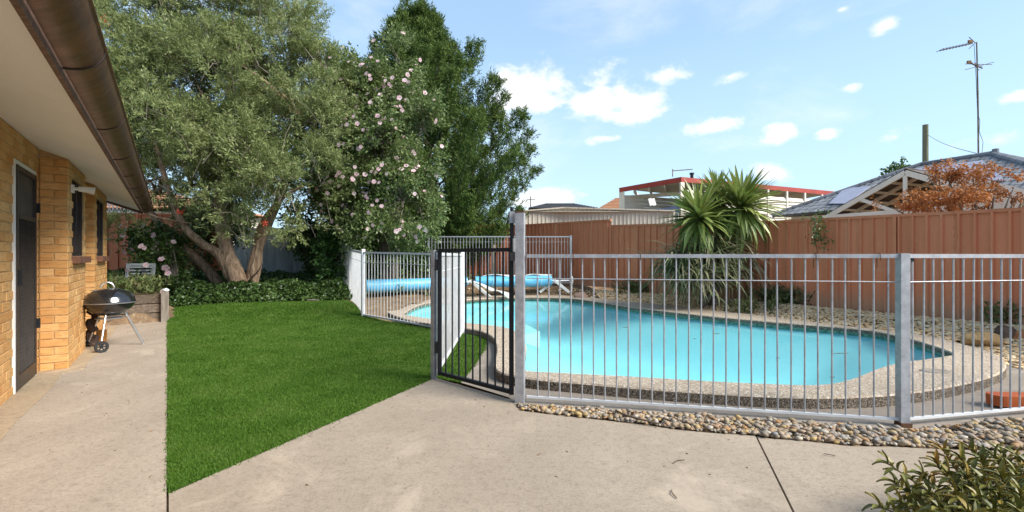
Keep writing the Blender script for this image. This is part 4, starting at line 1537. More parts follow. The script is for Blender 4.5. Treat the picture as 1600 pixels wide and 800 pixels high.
def steel_fence(root, a, b, za, zb, ta, tb, m, mpost, per=.785, flip=1, posts=True, rails=True, pitch=.195):
    """sheets from a to b; ground za..zb, top ta..tb"""
    a, b = Vector((a[0], a[1], 0)), Vector((b[0], b[1], 0))
    d = (b - a)
    Ltot = d.length
    d.normalize()
    nn = Vector((d.y, -d.x, 0)) * flip
    n = max(1, round(Ltot / per))
    L = Ltot / n
    pr = sheet_profile(L, pitch)
    for k in range(n):
        s0, s1 = k * L, (k + 1) * L
        p = a + d * s0
        mb = MB()
        vs, fs = [], []
        for (x, y) in pr:
            q = p + d * (x * (1 - .004)) + nn * (y + .002 * (k % 2))
            t_ = (s0 + x) / Ltot
            vs.append((q.x, q.y, za + (zb - za) * t_ - .05))
            vs.append((q.x, q.y, ta + (tb - ta) * t_ - .03))
        for i in range(len(pr) - 1):
            fs.append((2 * i, 2 * i + 2, 2 * i + 3, 2 * i + 1))
        mb.add(vs, fs)
        mb.build('fence_sheet', m, root)
        if posts and k % 3 == 0:
            t_ = s0 / Ltot
            MB().obox(p + nn * .012 + Vector((0, 0, (za + (zb - za) * t_ + ta + (tb - ta) * t_) / 2)), d * .028, nn * .030, UP * ((ta + (tb - ta) * t_ - za - (zb - za) * t_) / 2 + .006)).build('post', mpost, root)
    if rails:
        for k in range(0, n, 3):
            t0_, t1_ = k / n, min(1, (k + 3) / n)
            p, q = a.lerp(b, t0_), a.lerp(b, t1_)
            z0_, z1_ = ta + (tb - ta) * t0_, ta + (tb - ta) * t1_
            MB().bar(p + nn * .010 + Vector((0, 0, z0_ - .02)), q + nn * .010 + Vector((0, 0, z1_ - .02)), .052, .05).build('top_rail', mpost, root)


rf = thing('boundary_fence', 'long terracotta red ribbed steel fence along the back and side of the pool garden', 'fence', (5.65, 10.3, .2))
kn = .4685
step = (RF[1][0] + 5.2 * kn, RF[1][1] - 6.2 * kn)
steel_fence(rf, RF[0], RF[1], .40, .40, 2.36, 2.36, M['redfence'], M['redfence'])
steel_fence(rf, RF[1], step, .40, .38, 2.36, 2.315, M['redfence'], M['redfence'])
steel_fence(rf, step, RF[2], .36, .24, 2.15, 2.02, M['redfence'], M['redfence'])
steel_fence(rf, RF[2], RF[3], .24, .22, 2.02, 1.945, M['redfence'], M['redfence'])
steel_fence(rf, RF[3], RF[4], .22, .22, 1.945, 1.93, M['redfence'], M['redfence'])
lf = thing('boundary_fence', 'terracotta red ribbed steel fence seen past the house corner above the hibiscus', 'fence', (-11, 13.4, .5))
c0 = at(200, 333, 13.6)
fa, fb = Vector((c0.x - 4.5, c0.y - 1.2, 0)), Vector((c0.x + 2.6, c0.y + .7, 0))
steel_fence(lf, fa, fb, .45, .45, 2.5, 2.5, M['redfence'], M['redfence'], pitch=.262)
gf = thing('paling_fence', 'weathered blue grey paling fence behind the many stemmed tree', 'fence', (-6, 15, .35))
ga_, gb_ = Vector((fb.x + .05, fb.y + .05, 0)), Vector((-4.0, 16.6, 0))
L = (gb_ - ga_).length
d = (gb_ - ga_).normalized()
n = int(L / .16)
for k in range(n):
    p = ga_ + d * (k + .5) * L / n + Vector((d.y, -d.x, 0)) * (.012 if k % 2 else 0)
    hgt_ = 1.78 + random.uniform(-.02, .02)
    MB().obox(p + Vector((0, 0, .35 + hgt_ / 2)), d * .082, Vector((-d.y, d.x, 0)) * .008, UP * hgt_ / 2).build('paling', M['greyfence'], gf)
for z in (.7, 1.9):
    MB().bar(ga_ + Vector((0, .05, z)), gb_ + Vector((0, .05, z)), .04, .07).build('rail', M['greyfence'], gf)
wp = at(771, 415, 15.6)
o = MB().tube([(wp.x, wp.y, .3), (wp.x + .01, wp.y, 1.0), (wp.x, wp.y, 1.62)], [.10, .085, .075], 9).build('post', M['greypost'])
tag(o, 'pale bare timber stump standing behind the far pool fence', 'stump')
o.name = 'stump'

# louvred grey panel leaning at the back of the raised bed
lv = thing('louvre_panel', 'pale grey slatted plastic panel leaning beside the pink hibiscus', 'panel', (-9.1, 11.2, .5))
c = at(219, 430, 10.3)
fx = Vector((.96, .28, 0))
tilt = Vector((-.05, .18, .98)).normalized()
for s in (-1, 1):
    MB().bar(c + fx * .24 * s - tilt * .26, c + fx * .24 * s + tilt * .26, .06, .04).build('frame', M['vent'], lv)
for s in (-1, 1):
    MB().bar(c - fx * .21 + tilt * .24 * s, c + fx * .21 + tilt * .24 * s, .04, .05).build('frame', M['vent'], lv)
for k in range(6):
    z = -.18 + k * .072
    MB().bar(c - fx * .21 + tilt * z, c + fx * .21 + tilt * (z + .0), .05, .035).build('slat', M['vent'], lv)

# ------------------------------------------------------------------ foliage
def unit(n):
    d = RNG.normal(size=(n, 3))
    return d / np.linalg.norm(d, axis=1, keepdims=True)


def lobe_points(lobes, n, shell=.62, thr=-.12, freq=.9, seed=0, squash=1.0):
    """twig places spread through overlapping lobes, thinned by noise so that gaps stay; -> points, outward directions"""
    vol = np.array([l[1][0] * l[1][1] * l[1][2] for l in lobes]) ** .75
    vol = vol / vol.sum()
    P, D = [], []
    got = 0
    while got < n:
        k = RNG.choice(len(lobes), p=vol)
        c, r_ = lobes[k]
        u = unit(1)[0]
        q = np.array(c) + u * np.array(r_) * (shell + (1 - shell) * RNG.random() ** .7) * RNG.uniform(.9, 1.06)
        if mnoise.noise(Vector(q) * freq + Vector((seed, 0, 0))) < thr:
            continue
        # a point deep inside another lobe is of little use
        deep = False
        for j, (c2, r2) in enumerate(lobes):
            if j != k and np.linalg.norm((q - np.array(c2)) / np.array(r2)) < .55 and RNG.random() < .8:
                deep = True
                break
        if deep:
            continue
        P.append(q)
        D.append(u)
        got += 1
    return np.array(P), np.array(D)


def twig_leaves(P, D, per, twig, spread, L, W, lift=.2, fold=.18, droop=0.0, jit=.35):
    """leaves set along short twigs"""
    n = len(P)
    td = D + RNG.normal(0, jit, (n, 3))
    td[:, 2] += lift
    td /= np.linalg.norm(td, axis=1, keepdims=True)
    t_ = RNG.random((n, per))
    c = P[:, None, :] + td[:, None, :] * (t_ * twig)[:, :, None] + RNG.normal(0, spread, (n, per, 3))
    d = td[:, None, :] * .9 + RNG.normal(0, .62, (n, per, 3))
    c, d = c.reshape(-1, 3), d.reshape(-1, 3)
    ln = L * RNG.uniform(.65, 1.25, len(c))
    return leaves(c, d, ln, W * RNG.uniform(.8, 1.2, len(c)), fold=fold, droop=droop)


def limb_tree(mb, pts, r0, r1, n=9, wob=.03):
    P = [Vector(p) for p in pts]
    out = []
    for i in range(len(P) - 1):
        a, b, c, d = P[max(i - 1, 0)], P[i], P[i + 1], P[min(i + 2, len(P) - 1)]
        for k in range(5):
            t_ = k / 5
            out.append(.5 * (2 * b + (c - a) * t_ + (2 * a - 5 * b + 4 * c - d) * t_ * t_ + (3 * b - a - 3 * c + d) * t_ ** 3))
    out.append(P[-1])
    rs = []
    for i, p in enumerate(out):
        t_ = i / (len(out) - 1)
        rs.append((r0 + (r1 - r0) * t_) * (1 + .14 * mnoise.noise(p * 2.3) + .06 * mnoise.noise(p * 9)))
        p += Vector((mnoise.noise(p * 1.7), mnoise.noise(p * 1.7 + Vector((9, 0, 0))), 0)) * wob
    mb.tube(out, rs, n)
    return out


S1 = 11.3 / F          # metres per photo pixel at the tree
def T1(x, y, dy=0.0):
    """place in the tree's own plane, dy behind it"""
    p = at(x, y, 11.3)
    return Vector((p.x, p.y + dy, p.z))


tree1 = thing('bottlebrush_tree', 'wide spreading grey green bottlebrush tree with several leaning trunks above the ivy', 'tree', (-6.6, 11.3, .25))
gz = .25
trk = [
    ([T1(338, 452, .2), T1(318, 420, .1), T1(293, 392, 0), T1(262, 352, -.2), T1(225, 300, -.3), T1(200, 250, -.3)], .16, .05),
    ([T1(352, 455, .3), T1(347, 420, .35), T1(338, 385, .5), T1(322, 350, .8), T1(300, 290, 1.0), T1(285, 220, 1.0)], .17, .06),
    ([T1(380, 458, -.1), T1(372, 425, -.1), T1(357, 395, -.1), T1(352, 350, -.1), T1(346, 300, -.1), T1(350, 220, 0), T1(360, 130, .1)], .27, .07),
    ([T1(366, 432, -.1), T1(352, 400, -.2), T1(330, 380, -.4), T1(312, 352, -.6), T1(296, 300, -.7), T1(270, 230, -.6)], .17, .05),
    ([T1(384, 458, .1), T1(394, 415, .1), T1(397, 385, .15), T1(412, 350, .2), T1(430, 300, .3), T1(455, 220, .4), T1(465, 140, .4)], .22, .06),
    ([T1(398, 372, .1), T1(424, 345, -.3), T1(460, 318, -.7), T1(500, 300, -1.0)], .11, .03),
    ([T1(392, 445, -.1), T1(406, 434, -.4), T1(422, 424, -.6), T1(434, 410, -.7)], .045, .012),
    ([T1(396, 438, -.1), T1(405, 420, -.4), T1(416, 404, -.5)], .03, .010),
    ([T1(325, 352, -.6), T1(300, 345, -1.1), T1(282, 330, -1.4), T1(270, 300, -1.5)], .028, .010),
]
tm = MB()
for pts_, r0, r1 in trk:
    limb_tree(tm, pts_, r0 * .8, r1 * .8, 12)
for pp in ((346, 300), (350, 240), (300, 290), (430, 300), (285, 220), (360, 150), (465, 180), (225, 300)):
    for k in range(6):
        a = T1(pp[0], pp[1], random.uniform(-.3, .5))
        b = a + Vector((random.uniform(-1.4, 1.4), random.uniform(-1.5, 1.2), random.uniform(.1, 1.5)))
        limb_tree(tm, [a, a.lerp(b, .5) + Vector((0, 0, .15)), b], .045, .010, 6)
tm.build('trunk', M['bark'], tree1, smooth=True)
LB = []
def lobe(x, y, rx, ry, dy=0.0, rd=None):
    c = T1(x, y, dy)
    LB.append(((c.x, c.y, c.z), (rx * S1, (rd or (rx + ry) / 2) * S1, ry * S1)))
for q in [(210, 70, 75, 75, .2), (300, 40, 90, 70, .3), (400, 50, 85, 70, .3), (250, 150, 95, 80, -.3), (350, 150, 100, 90, -.5), (450, 140, 85, 75, -.2), (205, 190, 60, 65, -.3), (290, 225, 85, 55, -.8),
          (390, 240, 85, 60, -.9), (480, 220, 80, 70, -.5), (495, 290, 55, 55, -.6), (505, 220, 46, 80, .2), (440, 335, 70, 36, -1.2), (505, 352, 38, 36, -.8), (258, 368, 34, 22, -1.6), (240, 275, 50, 45, -1.0),
          (180, 130, 48, 80, .3), (325, 285, 50, 28, .5), (290, 285, 50, 32, -1.3), (360, 290, 56, 34, -1.4), (430, 285, 60, 42, -1.3), (330, 225, 80, 55, -1.2), (470, 300, 60, 40, -1.2), (240, 225, 50, 50, -1.0), (150, 60, 40, 60, .2), (500, 160, 40, 50, -.4), (300, -40, 110, 60, .6), (420, -20, 60, 45, .5), (500, 115, 40, 40, .2), (300, 120, 140, 110, 1.4), (430, 200, 110, 110, 1.6), (270, 270, 90, 70, 1.3)]:
    lobe(*q)
PC, DC = lobe_points(LB, 1200, .50, -.10, 1.15, 3)
# each clump is a tuft of twigs on a branch end: full on top and outside, open below
n_t = 12
P = np.repeat(PC, n_t, 0)
D = np.repeat(DC, n_t, 0)
u_ = unit(len(P))
u_ = u_ * .8 + D * .5 + np.array([0, 0, .25])
u_ /= np.linalg.norm(u_, axis=1, keepdims=True)
rad_ = np.repeat(RNG.uniform(.18, .40, len(PC)), n_t) * RNG.uniform(.5, 1.0, len(P)) ** .5
P = P + u_ * rad_[:, None] * np.array([1.1, 1.1, .75])
D = u_
lv1 = twig_leaves(P, D, 27, .26, .03, .088, .021, .25, jit=.3)
link('crown', np_mesh('crown', lv1, 4, M['bottle']), tree1)
# thin twigs showing through the crown
tw = MB()
for i in range(0, len(P), 12):
    a = Vector(P[i])
    d = Vector(D[i])
    tw.tube([a - d * .6 - Vector((0, 0, .12)), a - d * .28 + Vector((.03 * math.sin(i), 0, .03)), a + d * .10], [.009, .006, .003], 4, False)
tw.build('twigs', M['twigpale'], tree1, 'stuff')
for x, y in ((227, 68), (229, 73), (362, 342), (474, 358), (228, 114)):
    q = T1(x, y, -1.75 if y > 200 else -1.15)
    pf = leaves(np.repeat(np.array([q]), 26, 0) + RNG.normal(0, .02, (26, 3)), unit(26), .07, .012)
    link('flower', np_mesh('flower', pf, 4, M['red']), tree1)

# tall pink hibiscus
PETAL = None


def flower_mesh():
    mb = MB()
    for k in range(5):
        a = 2 * PI * k / 5
        e = Vector((math.cos(a), math.sin(a), 0))
        s = Vector((-math.sin(a), math.cos(a), 0))
        mb.add([(0, 0, 0), e * .55 + s * .44 + Vector((0, 0, .24)), e * .98 + s * .40 + Vector((0, 0, .20)), e * 1.02 - s * .40 + Vector((0, 0, .27)), e * .55 - s * .44 + Vector((0, 0, .16))], [(0, 1, 2, 3, 4)])
    mb.tube([(0, 0, 0), (.04, .02, .75)], [.07, .04], 5)
    return mb.mesh('flower', M['petal'])


FLOWER = flower_mesh()


def add_flowers(root, P, D, n, size, front=True):
    got = 0
    order = RNG.permutation(len(P))
    for i in order:
        d = D[i]
        if front and d[1] > .1:
            continue
        o = link('flower', FLOWER, root, Vector(P[i]) + Vector(d) * .22 + Vector((0, -.20, 0)), (Vector((d[0] + random.uniform(-.4, .4), d[1] - .7, d[2] + random.uniform(-.2, .5)))).to_track_quat('Z', 'Y').to_euler())
        s = size * random.uniform(.75, 1.2)
        o.scale = (s, s, s)
        got += 1
        if got >= n:
            break


def leafy(root, lobes, ntw, per, twig, L, W, m, seed, shell=.5, thr=-.15, lift=.2, freq=1.2, droop=.1, spread=.05):
    P, D = lobe_points(lobes, ntw, shell, thr, freq, seed)
    link('crown', np_mesh('crown', twig_leaves(P, D, per, twig, spread, L, W, lift, .12, droop), 4, m), root)
    return P, D


def lobes_at(Y, qs):
    out = []
    for (x, y, rx, ry, dy) in qs:
        s = (Y) / F
        p = at(x, y, Y)
        out.append(((p.x, p.y + dy, p.z), (rx * s, (rx + ry) / 2 * s, ry * s)))
    return out


hib = thing('hibiscus_tree', 'tall hibiscus covered in pale pink flowers between the bottlebrush and the dark conifer', 'tree', (-3.2, 12.9, .3))
HQ = lobes_at(11.9, [(620, 92, 26, 32, 0), (606, 125, 34, 34, .1), (578, 155, 50, 46, .2), (545, 240, 34, 50, -.3), (532, 120, 38, 36, .2), (530, 290, 30, 40, -.1), (555, 330, 40, 40, -.4), (660, 205, 30, 40, .1), (640, 165, 42, 45, 0), (605, 225, 68, 60, -.2), (650, 255, 36, 50, 0), (570, 290, 60, 60, 0), (632, 315, 55, 50, -.2), (590, 355, 60, 42, 0), (655, 330, 30, 35, .2), (560, 220, 50, 60, .6), (545, 160, 30, 40, .5)])
hm = MB()
for k in range(7):
    x = 570 + 14 * k
    limb_tree(hm, [at(600 + 3 * k, 440, 12.9), at(590 + 6 * k, 330, 12.9 + random.uniform(-.3, .3)), at(x, 220, 12.9 + random.uniform(-.5, .4)), at(x + random.uniform(-10, 14), 130, 12.9)], .07, .015, 7)
hm.build('trunk', M['barkgrey'], hib, smooth=True)
P, D = leafy(hib, HQ, 5200, 14, .34, .085, .045, M['hibtree'], 5, .5, -.04, .25, 1.5)
add_flowers(hib, P, D, 295, .052)
tw = MB()
for i in range(0, len(P), 9):
    a, d = Vector(P[i]), Vector(D[i])
    tw.tube([a - d * .5, a + d * .16], [.006, .003], 3, False)
tw.build('twigs', M['barkgrey'], hib, 'stuff')

low = thing('hibiscus_shrub', 'low dark green hibiscus bush with large pale pink flowers beside the timber sleeper wall', 'shrub', H(12.2, -.2, .45))
LQ = lobes_at(10.6, [(222, 370, 26, 13, .3), (246, 362, 26, 16, .6), (244, 398, 20, 20, .2), (252, 425, 18, 14, .3), (234, 432, 16, 12, 0), (196, 376, 16, 7, .3), (230, 408, 14, 14, .1), (262, 440, 14, 8, .1)])
lm = MB()
for k in range(6):
    limb_tree(lm, [at(262 + 3 * k, 455, 10.7), at(255 + 4 * k, 410, 10.7), at(205 + 13 * k, 368, 10.8)], .025, .008, 6)
lm.build('stem', M['barkgrey'], low, smooth=True)
P, D = leafy(low, LQ, 640, 12, .20, .085, .05, M['hib'], 8, .45, -.25)
add_flowers(low, P, D, 30, .064)

# dark understorey on the paling fence behind the tree
un = thing('climbing_shrub', 'dark leafy climbing shrub smothering the grey paling fence behind the tree', 'shrub', (-7.5, 14.3, .35))
UQ = lobes_at(13.9, [(300, 385, 34, 44, .6), (318, 425, 26, 26, .6), (270, 400, 26, 40, .6), (505, 385, 34, 40, .1), (540, 420, 35, 45, -.6), (560, 370, 40, 50, -.2), (330, 350, 40, 40, .4), (490, 350, 45, 35, .3), (600, 400, 45, 45, .4), (650, 410, 30, 40, .6)])
P, D = leafy(un, UQ, 2700, 12, .34, .11, .07, M['ivy'], 11, .4, -.3)

# ivy bed
def in_ivy(x, y):
    a = HD.x * x + HD.y * y
    if x > -3.95 - (y - 11.3) * .75:
        return False
    front = np.interp(x, [-7.6, -7.2, -6.6, -5.6, -4.6, -3.8], [9.75, 9.85, 10.15, 10.5, 10.75, 11.0])
    return y > front + .04 * mnoise.noise(Vector((x * 4, 0, 0))) and y < 14.2 and x > -9.5 and not (x < -7.35 and y < 10.6)
ic = []
while len(ic) < 30000:
    x, y = random.uniform(-9.5, -3.6), random.uniform(9.6, 14.2)
    if y > 12.2 and random.random() < .6:
        continue
    if in_ivy(x, y):
        front = np.interp(x, [-7.6, -7.2, -6.6, -5.6, -4.6, -3.8], [9.75, 9.85, 10.15, 10.5, 10.75, 11.0])
        top = (.08 + .30 * ss(0, .6, y - front)) * (1 + .5 * mnoise.noise(Vector((x * 1.6, y * 1.6, 2))))
        ic.append((x, y, hgt(x, y) + top * (1 - random.random() ** 2 * .7)))
ic = np.array(ic)
idr = unit(len(ic)) * .8 + np.array([0, -.75, .25])
link('ivy', np_mesh('ivy', leaves(ic, idr, .085 * RNG.uniform(.7, 1.25, len(ic)), .062, fold=.1, droop=.3), 4, M['ivy']), None, (0, 0, 0), None, 'stuff')
# vines up to the fence corner, beside the white fence
vn = thing('climbing_vine', 'light green vine climbing by the end of the white pool fence', 'vine', (-4.5, 12.2, .3))
P, D = leafy(vn, lobes_at(12.0, [(530, 440, 22, 26, 0), (520, 400, 28, 35, .2), (505, 455, 22, 14, 0), (528, 375, 20, 25, .3)]), 420, 10, .25, .085, .06, leaf_mat('vine_leaf', [(.03, .07, .015), (.06, .13, .03), (.10, .18, .05)], .25, .45, .3), 13, .4, -.3)

# conifer
con = thing('conifer_tree', 'tall dark green conical conifer behind the pink flowered hibiscus and the far fence', 'tree', (-2.6, 16.6, .36))
SC2 = 16.6 / F
cx = (672 - 800) * SC2
cmb = MB()
limb_tree(cmb, [(cx, 16.6, .3), (cx + .05, 16.6, 3), (cx - .2, 16.6, 6.5), (cx - .55, 16.6, 10.0)], .24, .03, 10)
prof_ = [(10.5, .1), (9.6, .35), (8.8, .9), (7.6, 1.6), (6.5, 2.35), (5.4, 3.0), (4.2, 3.45), (3.0, 3.2), (2.0, 2.6), (1.2, 2.0)]
zs_, rs_ = [p[0] for p in prof_][::-1], [p[1] for p in prof_][::-1]
CP, CDv = [], []


def spray(p, d, n_, w_):
    for i in range(n_):
        CP.append(p + d * random.uniform(-.1, .5) * w_ * 2 + Vector((random.gauss(0, w_), random.gauss(0, w_), random.gauss(0, w_ * .6))))
        CDv.append((d * .9 + Vector((random.gauss(0, .45), random.gauss(0, .45), .35 + random.gauss(0, .3)))).normalized())


for k in range(150):
    z = 1.4 + 8.3 * ((k + random.random()) / 150) ** 1.05
    an = k * 2.39996 + random.uniform(-.4, .4)
    rad = float(np.interp(z, zs_, rs_)) * random.choice([.6, .8, .9, 1.0, 1.1, 1.2])
    e = Vector((math.cos(an), math.sin(an), 0))
    axx = cx - .06 * max(0, z - 3)
    base = Vector((axx, 16.6, max(.8, z - rad * .6)))
    tip = Vector((axx, 16.6, z)) + e * rad + Vector((0, 0, .20 * rad))
    midp = base.lerp(tip, .6) + Vector((0, 0, -.16 * rad))
    cmb.tube([base, midp, tip], [.035, .02, .006], 4, False)
    m_ = 5 + int(rad * 2.6)
    for i in range(m_):
        t_ = .32 + .70 * (i + .3) / m_
        p = base.lerp(midp, t_ / .6) if t_ < .6 else midp.lerp(tip, (t_ - .6) / .4)
        w_ = .24 * (1.22 - t_) + .05
        sd = e.cross(UP) * random.choice([-1, 1]) * random.uniform(0, .9)
        spray(p, ((tip - midp).normalized() + sd + UP * .25).normalized(), 9, w_)
    spray(tip, ((tip - midp).normalized() + UP * .6).normalized(), 7, .07)
for (x, z, h_) in ((-.95, 9.3, 1.25), (-.45, 9.2, 1.25), (-1.55, 8.5, .9), (.0, 8.6, .9), (.35, 8.2, .8), (1.3, 7.6, 1.2), (1.6, 7.9, .9), (-2.0, 7.6, .7), (.8, 7.8, .9), (2.2, 5.6, .9), (2.9, 4.2, 1.0), (3.2, 3.9, .9), (2.4, 5.2, 1.1)):       # leaders that break the outline
    for i in range(9):
        t_ = i / 9
        spray(Vector((cx + x + .12 * t_, 16.6 + random.gauss(0, .1), z + h_ * t_)), Vector((random.gauss(0, .25), random.gauss(0, .25), 1)).normalized(), 4, .15 * (1.15 - t_))
cmb.build('trunk', M['barkgrey'], con, smooth=True)
CP, CDv = np.array([tuple(p) for p in CP]), np.array([tuple(p) for p in CDv])
link('crown', np_mesh('crown', twig_leaves(CP, CDv, 23, .27, .028, .13, .028, .15, .15, 0, .24), 4, M['conifer']), con)

# ------------------------------------------------------------------ spiky cordyline
def strap(L, W, droop, m, name='leaf'):
    n = 5
    mb = MB()
    x = z = 0.0
    an = 0.0
    prev = None
    vs = []
    for i in range(n + 1):
        t_ = i / n
        w_ = W * (.45 + .75 * math.sin(PI * min(.999, t_ * .72 + .16))) * (1 - t_ ** 4)
        vs += [(x, -w_ / 2, z + .18 * w_), (x, 0, z), (x, w_ / 2, z + .18 * w_)]
        an -= droop / n * (.4 + 1.2 * t_)
        x += L / n * math.cos(an)
        z += L / n * math.sin(an)
    fs = []
    for i in range(n):
        a = 3 * i
        fs += [(a, a + 3, a + 4, a + 1), (a + 1, a + 4, a + 5, a + 2)]
    return mb.add(vs, fs), mb


STR = []
for L, W, dr in ((.64, .045, .10), (.70, .050, .28), (.74, .052, .55), (.72, .048, 1.0), (.60, .042, .05)):
    a, mb = strap(L, W, dr, None)
    STR.append((mb, mb.mesh('leaf', M['cord'])))
OLD = []
for L, W, dr in ((.9, .034, 1.1), (.8, .032, 1.6), (1.0, .034, .8)):
    a, mb = strap(L, W, dr, None)
    OLD.append((mb, mb.mesh('leaf', M['cordold'])))
cp = at(1108, 478, 10.35)
cor = thing('cordyline', 'large spiky cordyline with two green leaf heads and a drooping skirt at the red fence', 'plant', (cp.x, cp.y, .2))
CY = 10.2
heads = [(at(1092, 342, CY - .1), 1.26, 98), (at(1157, 325, CY + .1), 1.36, 104), (at(1120, 310, CY + .35), 1.0, 60)]
for hp_, s_, n_ in heads:
    MB().tube([(cp.x + random.uniform(-.15, .15), cp.y + .1, .15), (hp_.x + .05, hp_.y + .1, 1.1), (hp_.x, hp_.y, hp_.z + .05)], [.085, .06, .05], 10).build('stem', M['barkgrey'], cor, smooth=True)
for hp_, s_, n_ in heads:
    for k in range(n_):
        elv = math.asin(random.uniform(-.80, .99))
        an = k * 2.39996 + random.uniform(-.2, .2)
        mbi = 4 if elv > 1.0 else (0 if elv > .5 else (1 if elv > .1 else (2 if elv > -.3 else 3)))
        o = link('leaf', STR[mbi][1], cor, hp_ + Vector((0, 0, .12 * math.sin(elv))), (random.uniform(-.3, .3), -elv, an))
        q = s_ * random.uniform(.8, 1.12)
        o.scale = (q, q * 1.2, q)
sk_ = MB()
for k in range(420):                        # the leaves past the first 300
    hp_, s_, n_ = heads[k % 3]
    elv = math.asin(random.uniform(-.85, .95))
    an = random.uniform(0, 2 * PI)
    mb = STR[0 if elv > .5 else (1 if elv > .1 else (2 if elv > -.3 else 3))][0]
    q = s_ * random.uniform(.8, 1.1)
    mt = Matrix.Translation(hp_ + Vector((0, 0, .12 * math.sin(elv)))) @ Euler((random.uniform(-.3, .3), -elv, an)).to_matrix().to_4x4() @ Matrix.Diagonal((q, q * 1.2, q, 1))
    sk_.add([mt @ Vector(v_) for v_ in mb.v], mb.f)
sk_.build('leaves', M['cord'], cor, 'stuff')
sk_ = MB()
SKP = [at(1080, 402, CY), at(1128, 398, CY + .2), at(1095, 424, CY - .15), at(1056, 412, CY), at(1142, 412, CY + .2), at(1108, 392, CY)]
for k in range(34):
    hp_ = SKP[k % 6]
    an, elv = random.uniform(PI, 2 * PI), random.uniform(-.2, .9)
    o = link('leaf', OLD[k % 3][1], cor, hp_, (random.uniform(-.4, .4), -elv, an))
    q = random.uniform(.8, 1.1)
    o.scale = (q, q * 1.2, q)
for k in range(1150):
    hp_ = random.choice(SKP) + Vector((random.gauss(0, .16), random.gauss(0, .14), random.gauss(-.05, .13)))
    mt = Matrix.Translation(hp_) @ Euler((random.uniform(-.4, .4), -random.uniform(-.7, .9), random.uniform(0, 2 * PI))).to_matrix().to_4x4() @ Matrix.Scale(random.uniform(.65, 1.08), 4)
    mb = OLD[k % 3][0]
    sk_.add([mt @ Vector(v_) for v_ in mb.v], mb.f)
sk_.build('skirt_leaves', M['cordold'], cor, 'stuff')

# weeds along the red fence and by the coping
wpos = []
for (x, y, n_, sp) in [(905, 455, 60, .35), (940, 450, 50, .3), (965, 462, 60, .3), (1000, 465, 60, .3), (1020, 478, 30, .15), (1035, 455, 60, .35), (985, 450, 40, .3), (1160, 478, 30, .3), (1210, 474, 40, .25), (1240, 482, 40, .2), (1275, 486, 40, .22), (1300, 490, 14, .15), (1575, 515, 26, .15), (880, 455, 40, .4), (740, 452, 40, .5), (690, 455, 40, .5), (620, 460, 40, .5), (780, 455, 30, .4)]:
    Y = F * (CH - .17) / (y - 400)
    for i in range(20):
        p = at(x, y, Y)
        g = hgt(p.x, p.y)
        Y = F * (CH - g) / (y - 400)
    p = at(x, y, Y)
    for k in range(n_):
        q = (p.x + random.gauss(0, sp), p.y + random.gauss(0, sp * .7))
        if not inside(q, OUTER):
            wpos.append((q[0], q[1], hgt(*q)))
for k in range(260):
    q = H(random.uniform(11.4, 14.0), random.uniform(-2.4, -.15))
    wpos.append((q.x, q.y, hgt(q.x, q.y)))
wpos = np.array(wpos)
wd_ = np.column_stack([RNG.normal(0, .35, len(wpos)), RNG.normal(0, .35, len(wpos)), np.ones(len(wpos))])
link('weeds', np_mesh('weeds', twig_leaves(wpos, wd_, 20, .30, .04, .13, .034, .3, .1, .15), 4, M['weed']), None, (0, 0, 0), None, 'stuff')

vn2 = thing('climbing_vine', 'small scraggly vine hanging over the top of the red fence', 'vine', (6.1, 9.0, 1.9))
Yv = 9.22
P, D = leafy(vn2, lobes_at(Yv, [(1272, 344, 12, 6, -.08), (1272, 362, 7, 12, -.05), (1276, 380, 7, 12, -.05), (1288, 340, 12, 4, .05)]), 36, 8, .10, .055, .035, M['hib'], 21, .3, -.5)
MB().tube([at(1274, 342, Yv + .02), at(1271, 362, Yv), at(1277, 392, Yv), at(1275, 404, Yv)], [.010, .009, .007, .004], 5).build('stem', M['stem'], vn2)

# ------------------------------------------------------------------ olive shrub in the corner of the patio
shp = Vector((2.35, 1.98, 0))
sh = thing('fleshy_shrub', 'low olive green shrub with fleshy leaves in the corner of the patio', 'shrub', shp)
FL = []
for k in range(4):
    mb = MB()
    L, W = .070, .0205
    vs = []
    for i in range(5):
        t_ = i / 4
        w_ = W * math.sin(PI * (.10 + .82 * t_))
        zz_ = .006 * math.sin(PI * t_) * (1 + .4 * k) - .004 * k * t_
        vs += [(L * t_, -w_ / 2, zz_ + .003), (L * t_, 0, zz_), (L * t_, w_ / 2, zz_ + .003), (L * t_, 0, zz_ - .0035)]
    fs = []
    for i in range(4):
        a = 4 * i
        fs += [(a, a + 4, a + 5, a + 1), (a + 1, a + 5, a + 6, a + 2), (a + 2, a + 6, a + 7, a + 3), (a + 3, a + 7, a + 4, a)]
    mb.add(vs, fs)
    FL.append((mb, mb.mesh('leaf', M['shrub'])))
lf_list = []
stm = MB()
tips = [at(1384, 722, 2.02), at(1395, 752, 2.0), at(1372, 790, 1.95), at(1415, 765, 2.0), at(1440, 742, 2.05), at(1462, 722, 2.15), at(1476, 706, 2.2), at(1500, 715, 2.1), at(1518, 703, 2.2), at(1535, 722, 2.12), at(1556, 716, 2.15), at(1564, 706, 2.25), at(1590, 714, 2.2), at(1480, 740, 2.0), at(1508, 745, 1.98), at(1535, 750, 1.95), at(1565, 745, 1.98), at(1588, 740, 2.0), at(1605, 725, 2.1), at(1450, 770, 1.95), at(1490, 770, 1.9), at(1525, 775, 1.88), at(1560, 775, 1.9), at(1595, 770, 1.92), at(1430, 790, 1.92), at(1620, 740, 2.05), at(1640, 730, 2.1), at(1545, 730, 2.3), at(1500, 728, 2.3), at(1580, 728, 2.32), at(1465, 795, 1.85), at(1510, 798, 1.82), at(1550, 798, 1.84), at(1590, 798, 1.84), at(1405, 783, 1.95)]
